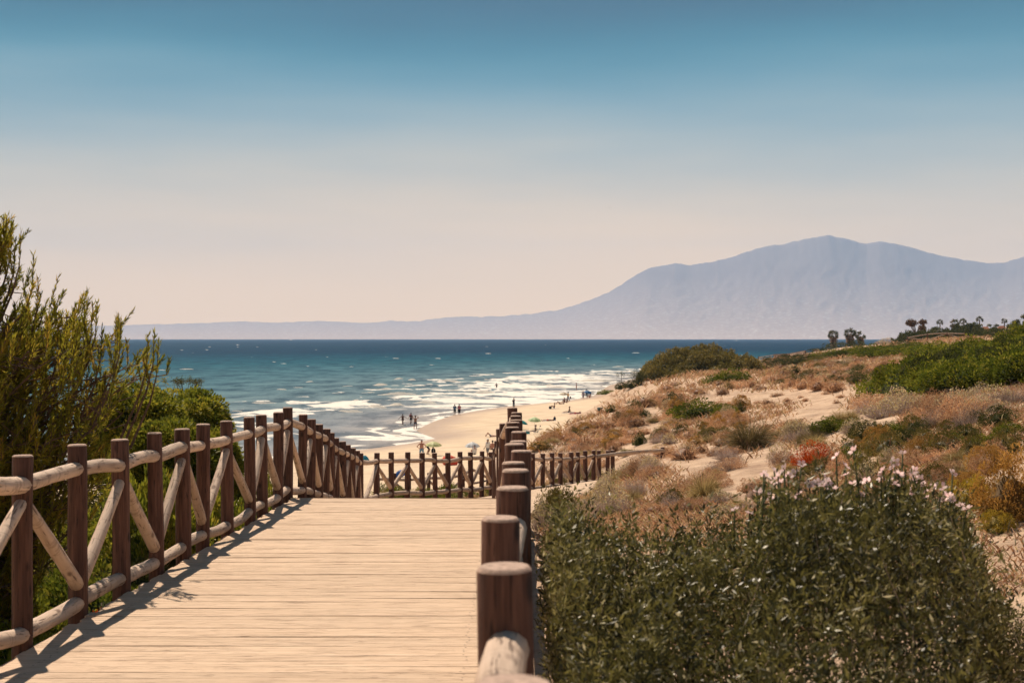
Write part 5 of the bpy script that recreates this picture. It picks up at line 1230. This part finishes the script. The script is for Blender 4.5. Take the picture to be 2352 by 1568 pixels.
parasol('white parasol with pale blue hem above the person in white', 1085, 1049, 1.45, 1.42, cl2('white_nylon', (.72, .74, .76)), (.12, 0), dish=.36)
parasol('coral red parasol lying low behind the far fence', 1036, 1068, 1.65, .75, cl2('coral_nylon', (.72, .10, .05)), (.55, .2), dish=.4)
parasol('pale yellow parasol behind the bending person', 996, 1046, 1.68, 1.38, cl2('pale_yellow_nylon', (.66, .66, .34)), (.12, .03))
parasol('cyan parasol low behind the end of the ramp fence', 838, 1058, 1.2, .5, cl2('cyan_nylon', (.03, .30, .42)), (.3, .3), dish=.4)
parasol('small royal blue parasol behind the lower fence', 916, 1096, 1.1, .5, cl2('royal_blue_nylon', (.02, .10, .36)), (.5, -.4), dish=.35)
def bin_(label, x, y, Y):
    X = (x - 1176) / F * Y; z = float(ground([X], [Y])[0]); t = thing('litter_bin', label, 'bin', (X, Y, z))
    part('tub', merge([tube([(0, 0, 0), (0, 0, .2), (0, 0, .85)], [.26, .28, .36], 10)]), M['bin'], t)
    part('lid', merge([tube([(0, 0, .85), (0, 0, .91), (0, 0, .98), (0, 0, 1.02)], [.41, .42, .36, .1], 10)]), M['bin'], t)
M['bin'] = plain('green_plastic', (.035, .055, .045), .6, .4)
bin_('dark green litter bin at the edge of the beach, the farther one', 1386, 935, 224)
bin_('dark green litter bin at the dune foot, the nearer one', 1378, 963, 188)
X, Y, z = at_beach(1233, 996.5)
t = thing('beach_chair', 'folding beach chair with pale canvas back under the pale green parasol', 'chair', (X, Y, z), None, 0)
part('seat', (lambda v: (v[0] @ np.array(Matrix.Rotation(-.15, 3, 'Y').transposed()) + np.array((-.15, 0, .26)), v[1]))(box(0, 0, 0, .5, .52, .025)), CL['lav'], t)
part('backrest', (lambda v: (v[0] @ np.array(Matrix.Rotation(.42, 3, 'Y').transposed()) + np.array((.26, 0, .58)), v[1]))(box(0, 0, 0, .025, .52, .78)), CL['white'], t)
part('head_pad', (lambda v: (v[0] @ np.array(Matrix.Rotation(.42, 3, 'Y').transposed()) + np.array((.43, 0, .97)), v[1]))(box(0, 0, 0, .09, .5, .16)), CL['navy'], t)
for sy_ in (-.27, .27):
    part('frame', merge([tube([(-.42, sy_, .0), (.2, sy_, .35), (.45, sy_, .0)], [.013] * 3, 6), tube([(.08, sy_, .22), (.46, sy_, 1.02)], [.013] * 2, 6), tube([(-.4, sy_, .3), (.12, sy_, .24)], [.013] * 2, 6)]), M['polemetal'], t)
def smallbox(name, label, cat, x, y, sz, mt, lidm=None):
    X, Y, z = at_beach(x, y); t = thing(name, label, cat, (X, Y, z), None, random.uniform(-.5, .5))
    part('body', merge([box(0, 0, sz[2] / 2, *sz)]), mt, t); part('lid', box(0, 0, sz[2] + .03, sz[0] * 1.06, sz[1] * 1.06, .06), lidm or mt, t)
    part('handle', tube([(-sz[0] * .45, 0, sz[2]), (-sz[0] * .3, 0, sz[2] + .16), (sz[0] * .3, 0, sz[2] + .16), (sz[0] * .45, 0, sz[2])], [.012] * 4, 5), CL['white'], t)
smallbox('cool_box', 'turquoise cool box on the sand beside the right fence posts', 'cool box', 1212, 996, (.5, .34, .34), cloth('turquoise_plastic', (.03, .30, .36)), CL['white'])
def bag(label, x, y, s, mt, up=0):
    X, Y, z = at_beach(x, y); t = thing('beach_bag', label, 'bag', (X, Y, z + up), None, random.uniform(0, 3))
    v, f = ball((0, 0, s * .42), s * .5, 10, 8, (1, .6, .85)); v[:, 2] = np.maximum(v[:, 2], 0); part('body', (v, f), mt, t, True)
    part('strap', tube([(-s * .3, 0, s * .6), (-s * .15, 0, s * 1.05), (s * .15, 0, s * 1.05), (s * .3, 0, s * .6)], [.015] * 4, 5), mt, t)
bag('black bag on the sand under the bending person', 995.5, 1043, .75, CL['black'])
bag('dark bag beside the sunbather with drawn-up knees', 1264, 939, .55, CL['black'])
bag('black and white bag at the head of the stretched-out sunbather', 1274, 965, .6, CL['navy'])
bag('dark bag carried by the walker in orange', 1310, 922, .5, CL['black'], .55)
def towel(label, x, y, L, wd, yaw, mt):
    X, Y, z = at_beach(x, y); V = []; nx, ny = 9, 5
    for i in range(nx):
        for j in range(ny):
            a = (i / (nx - 1) - .5) * L; b = (j / (ny - 1) - .5) * wd; px = X + a * math.cos(yaw) - b * math.sin(yaw); py = Y + a * math.sin(yaw) + b * math.cos(yaw); V.append((px, py, float(ground([px], [py])[0]) + .035 + random.uniform(0, .02)))
    V = np.array(V) - np.array((X, Y, z)); Fc = [(i * ny + j, (i + 1) * ny + j, (i + 1) * ny + j + 1, i * ny + j + 1) for i in range(nx - 1) for j in range(ny - 1)]
    o = part('beach_towel', (V, Fc), mt, None, True, (X, Y, z)); md = o.modifiers.new('thick', 'SOLIDIFY'); md.thickness = .015; tag(o, label, 'towel')
towel('pale towel under the stretched-out sunbather', 1261, 966, 2.0, .9, 0, CL['white'])
towel('pale towel under the upright sitting sunbather', 1305, 947.5, 1.9, .9, .1, CL['lav'])
towel('red towel under the sunbather with an arm over the face', 1321, 950.5, 1.9, .9, .1, CL['pinkc'])
towel('pale towel under the sunbather with drawn-up knees', 1272, 938.5, 1.8, .9, 0, CL['white'])
# broken rail at the dune foot
t = thing('broken_fence', 'short broken rail fence at the dune foot below the nearer bin', 'fence', P(1374, 975, 96))
for x, yt in ((1371, 958), (1389, 960)): p = Vector(P(x, yt, 95)); log('post', p - Vector((0, 0, .9)), p, .06, .055, M['post'], t, 0, 8, 3, M['endgrain'])
log('rail', P(1371, 966, 95), P(1398, 963, 96), .05, .045, M['pale'], t, .02, 8); log('rail', P(1369, 972, 94.8), P(1402, 984, 92), .05, .045, M['greywood'], t, .03, 8)

# ------------------------------------------------------------------ far shore of the dune: walkway, palms, trees, houses
def far_fence(label, pts, H=1.15, step=2.2):
    posts = []
    for a, b in zip(pts[:-1], pts[1:]):
        a = Vector(hit(a[0], a[1], 185)) + Vector((0, 0, H)); b = Vector(hit(b[0], b[1], 185)) + Vector((0, 0, H)); n = max(1, int((b - a).length / step))
        posts += [tuple(a.lerp(b, i / n)) for i in range(n)]
    posts.append(tuple(Vector(hit(pts[-1][0], pts[-1][1], 185)) + Vector((0, 0, H))))
    return fence(label, posts, H, 0, r=.075, rr=.06, extra=.6, n=6)
far_fence('distant walkway fence on the dune crest left of the palms', [(1742, 834), (1778, 829), (1815, 824), (1850, 820)])
fw = far_fence('distant pale walkway rail below the tall hedge', [(2085, 797), (2130, 793), (2175, 789), (2215, 786)])
def palm(label, x, ytop, ybase, Y, skirt=1.0, group=None):
    X, _, zb = P(x, ybase, Y); _, _, zt = P(x, ytop, Y); g = float(ground([X], [Y])[0]); zb = min(zb, g) if g < zt - 1 else zb
    h = zt - zb; t = thing('fan_palm', label, 'palm tree', (X, Y, zb), group); cr = .34 * (P(x, ytop, Y)[2] - P(x, ybase, Y)[2]) if skirt else .24 * h
    R = max(.9, cr); ht = h - R * .8
    part('trunk', tube([(0, 0, -.4), (.05, 0, ht * .5), (0, 0, ht)], [.24, .18, .15], 8), M['bark'], t)
    C, D, L, Wd = [], [], [], []
    for k in range(34):
        a = random.uniform(0, 6.28); e = random.uniform(-.5, 1.2); d0 = np.array((math.cos(a) * math.cos(e), math.sin(a) * math.cos(e), math.sin(e))); p = np.array((0, 0, ht)) + d0 * R * .45
        for j in range(9):
            C.append(p); D.append(d0 + rng.normal(size=3) * .45 - np.array((0, 0, .25))); L.append(R * random.uniform(.4, .62)); Wd.append(R * .09)
    fol('crown', leaves(np.array(C), np.array(D), np.array(L), np.array(Wd)), M['palmleaf'], t)
    if skirt:
        n = 340; a = U(0, 6.28, n); zz = ht - U(0, 1, n) * ht * .62 * skirt
        rr = R * U(.12, .42, n) * (1 - .7 * (ht - zz) / ht)
        Cc = np.stack([np.cos(a) * rr, np.sin(a) * rr, zz], 1); Dd = np.stack([np.cos(a) * .6, np.sin(a) * .6, -np.ones(n)], 1) + rng.normal(size=(n, 3)) * .4
        fol('dead_fronds', leaves(Cc, Dd, R * .5, R * .14), M['palmskirt'], t)
palm('shaggy fan palm on the dune crest, leftmost of the three by the sea', 1914, 758, 802, 460)
palm('tallest of the three shaggy fan palms by the sea', 1953, 752, 804, 450)
palm('shaggy fan palm right next to the tallest of the three by the sea', 1977, 760, 803, 455)
palm('slim fan palm right of the russet tree', 2159, 733, 772, 430, 0)
palm('fan palm with bushy top in the middle of the palm row', 2193, 733, 772, 430, .8)
palm('slim fan palm just right of the bushy-topped one', 2212, 731, 772, 440, 0)
palm('tallest slim fan palm in front of the pink house', 2250, 726, 770, 430, 0)
palm('fan palm near the right end of the palm row', 2307, 731, 768, 430, 0)
def tree(label, x, ytop, ybase, wpx, Y, mt, nm='round_tree', n=1800, lob=9):
    X, _, zb = P(x, ybase, Y); zt = P(x, ytop, Y)[2]; h = zt - zb; w = wpx / F * Y
    t = thing(nm, label, 'tree', (X, Y, zb)); st = [tube([(0, 0, -.5), (.1, 0, h * .3), (0, 0, h * .6)], [h * .04, h * .03, h * .015], 6)]; cs = []
    for k in range(lob):
        c = Vector((random.uniform(-.38, .38) * w, random.uniform(-.38, .38) * w, h * random.uniform(.42, .88))); cs.append(c); st.append(tube([(0, 0, h * .28), c], [h * .018, h * .006], 4))
    part('trunk', merge(st), M['bark'], t); cs = np.array([tuple(c) for c in cs]); ci = rng.integers(0, lob, n)
    pts = cs[ci] + unit(rng.normal(size=(n, 3))) * U(.3, 1, n)[:, None] * np.array((.19 * w, .19 * w, .13 * h))
    fol('crown', leaves(pts, rng.normal(size=(n, 3)), h * .07, h * .045), mt, t)
tree('russet brown tree at the left end of the tall hedge', 2102, 730, 782, 50, 370, M['redtree'], 'russet_tree')
tree('small grey-green tree between the russet tree and the slim palm', 2135, 746, 782, 46, 375, M['darkgreen'])
tree('dark round tree between the pink houses', 2282, 743, 772, 36, 405, M['darkgreen'])
tree('grey-green round tree behind the palm row near the right edge', 2326, 742, 770, 34, 400, M['darkgreen'])
tree('tall dark tree at the right picture edge', 2350, 722, 768, 50, 390, M['darkgreen'])
M['pinkwall'] = plain('pink_plaster', (.46, .25, .19), .9, .1); M['tile'] = plain('roof_tile', (.36, .15, .09), .9, .1); M['pane'] = plain('dark_pane', (.03, .035, .04), .2, .5)
def house(label, x, ytop, ybase, wpx, Y):
    X, _, zb = P(x, ybase, Y); zt = P(x, ytop, Y)[2]; w = wpx / F * Y; h = (zt - zb) * .7; t = thing('house', label, 'house', (X, Y, zb - 1))
    part('wall', box(0, 0, (h + 1) / 2, w, w * .8, h + 1), M['pinkwall'], t)
    v = np.array([(-w * .55, -w * .45, h + 1.01), (w * .55, -w * .45, h + 1.01), (w * .55, w * .45, h + 1.01), (-w * .55, w * .45, h + 1.01), (-w * .2, 0, h * 1.43 + 1), (w * .2, 0, h * 1.43 + 1)])
    rf = part('roof', (v, [(0, 1, 5, 4), (1, 2, 5), (2, 3, 4, 5), (3, 0, 4), (3, 2, 1, 0)]), M['tile'], t); part('chimney', box(w * .25, 0, h * 1.3 + 1, w * .08, w * .08, h * .4), M['pinkwall'], rf)
    for k in (-.28, .0, .28): part('window', box(k * w, -w * .402, h * .62 + 1, w * .13, .06, h * .3), M['pane'], t)
house('pink house behind the hedge beside the tallest slim palm', 2263, 750, 772, 20, 415)
house('pink house right of the dark round tree', 2300, 748, 772, 18, 420)
# far white-topped bushes on the crest
for x, w, h in ((1925, 60, 20), (1965, 40, 16), (1880, 60, 14), (2025, 30, 12), (2040, 34, 16)):
    shrub_at('dark' if x < 2000 else 'beige', x, 806 - (x - 1900) * .06, w, h, 'bush at the foot of the three shaggy palms' if x < 2000 else 'pale plume bush right of the three shaggy palms', 'bushes by the three palms' if x < 2000 else 'pale plume bushes', Y=440)
# gull
p = P(1401, 478, 420); t = thing('gull', 'tiny distant bird in the sky left of the mountain top', 'bird', p)
part('body', tube([(-.02, -.3, 0), (0, -.1, .02), (0, .12, .02), (0, .3, 0)], [.02, .09, .08, .02], 6), CL['navy'], t)
for s_ in (-1, 1): part('wing', (np.array([(0, .08, .03), (.35 * s_, .16, .16), (.75 * s_, .0, .05), (.33 * s_, -.02, .14), (0, -.1, .03)]), [(0, 1, 3, 4), (1, 2, 3)]), CL['navy'], t)

# ------------------------------------------------------------------ labels that single out the scattered plants
PHR = {'dry': 'dry pinkish brown shrub', 'brown': 'brown twiggy cushion', 'grey': 'grey twiggy shrub', 'beige': 'cream-flowered everlasting', 'green': 'bright green bush', 'dark': 'dark green bush', 'olive': 'olive brown bush', 'lentisk': 'glossy-leaved bush',
       'straw': 'straw-coloured grass tuft', 'esparto': 'dark-based grass tuft', 'mound': 'rounded dusty brown shrub', 'gold': 'golden bush', 'orange': 'rusty bush', 'red': 'red plant'}
LMK = [('the orange-red plant', 1868, 1078), ('the tall dark-based tussock', 1722, 1026), ('the straw tussock', 1616, 1150), ('the long rail end post', 1522, 1040), ('the low bright juniper', 1612, 956), ('the leaning dark bush', 2300, 976),
       ('the rusty orange shrub', 2318, 1150), ('the mid-slope juniper', 1930, 992), ('the big dark dome', 1610, 890), ('the hummock row', 1865, 892), ('the far fence end', 1376, 1100), ('the nearer bin', 1378, 963), ('the three shaggy palms', 1945, 804), ('the dark oblong bush', 2046, 864),
       ('the russet tree', 2102, 785), ('the pink flowers', 2080, 1110), ('the round brown shrub', 1458, 1003), ('the right fence', 1215, 1060), ('the wind-bent tree', 1440, 888), ('the foot of the green slope', 2220, 900), ('the left tip of the green slope', 2030, 905), ('the upper green slope', 2300, 830), ('the nearest left post', 52, 1500),
       ('the third left post', 278, 1380), ('the sixth left post', 465, 1260), ('the ramp fence', 720, 1140), ('the far fence', 1000, 1130), ('the lower fence', 1090, 1110), ('the small red plant', 390, 1250), ('the crest of the ramp', 661, 1160)]
buck = {}
for o_, k, x, y in RND:
    nm, lx, ly = min(LMK, key=lambda l: math.hypot(l[1] - x, (l[2] - y) * 1.6))
    dx, dy = x - lx, (y - ly) * 1.6
    w = ('right of' if dx > 0 else 'left of') if abs(dx) > abs(dy) else ('below' if dy > 0 else 'above')
    buck.setdefault((PHR[k], w, nm), []).append((x, o_))
ORD = ['second', 'third', 'fourth', 'fifth', 'sixth', 'seventh', 'eighth', 'ninth', 'tenth', 'eleventh', 'twelfth', 'thirteenth', 'fourteenth', 'fifteenth', 'sixteenth', 'seventeenth', 'eighteenth', 'nineteenth', 'twentieth', 'twenty-first', 'twenty-second', 'twenty-third', 'twenty-fourth', 'twenty-fifth']
for (p_, w, nm), L in buck.items():
    L.sort(key=lambda q: q[0]); n = len(L)
    for i, (x, o_) in enumerate(L):
        tail = '' if n == 1 else ', leftmost there' if i == 0 else ', rightmost there' if i == n - 1 else ', %s from left' % (ORD[i - 1] if i - 1 < 24 else 'another')
        o_['label'] = '%s %s %s%s' % (p_, w, nm, tail)
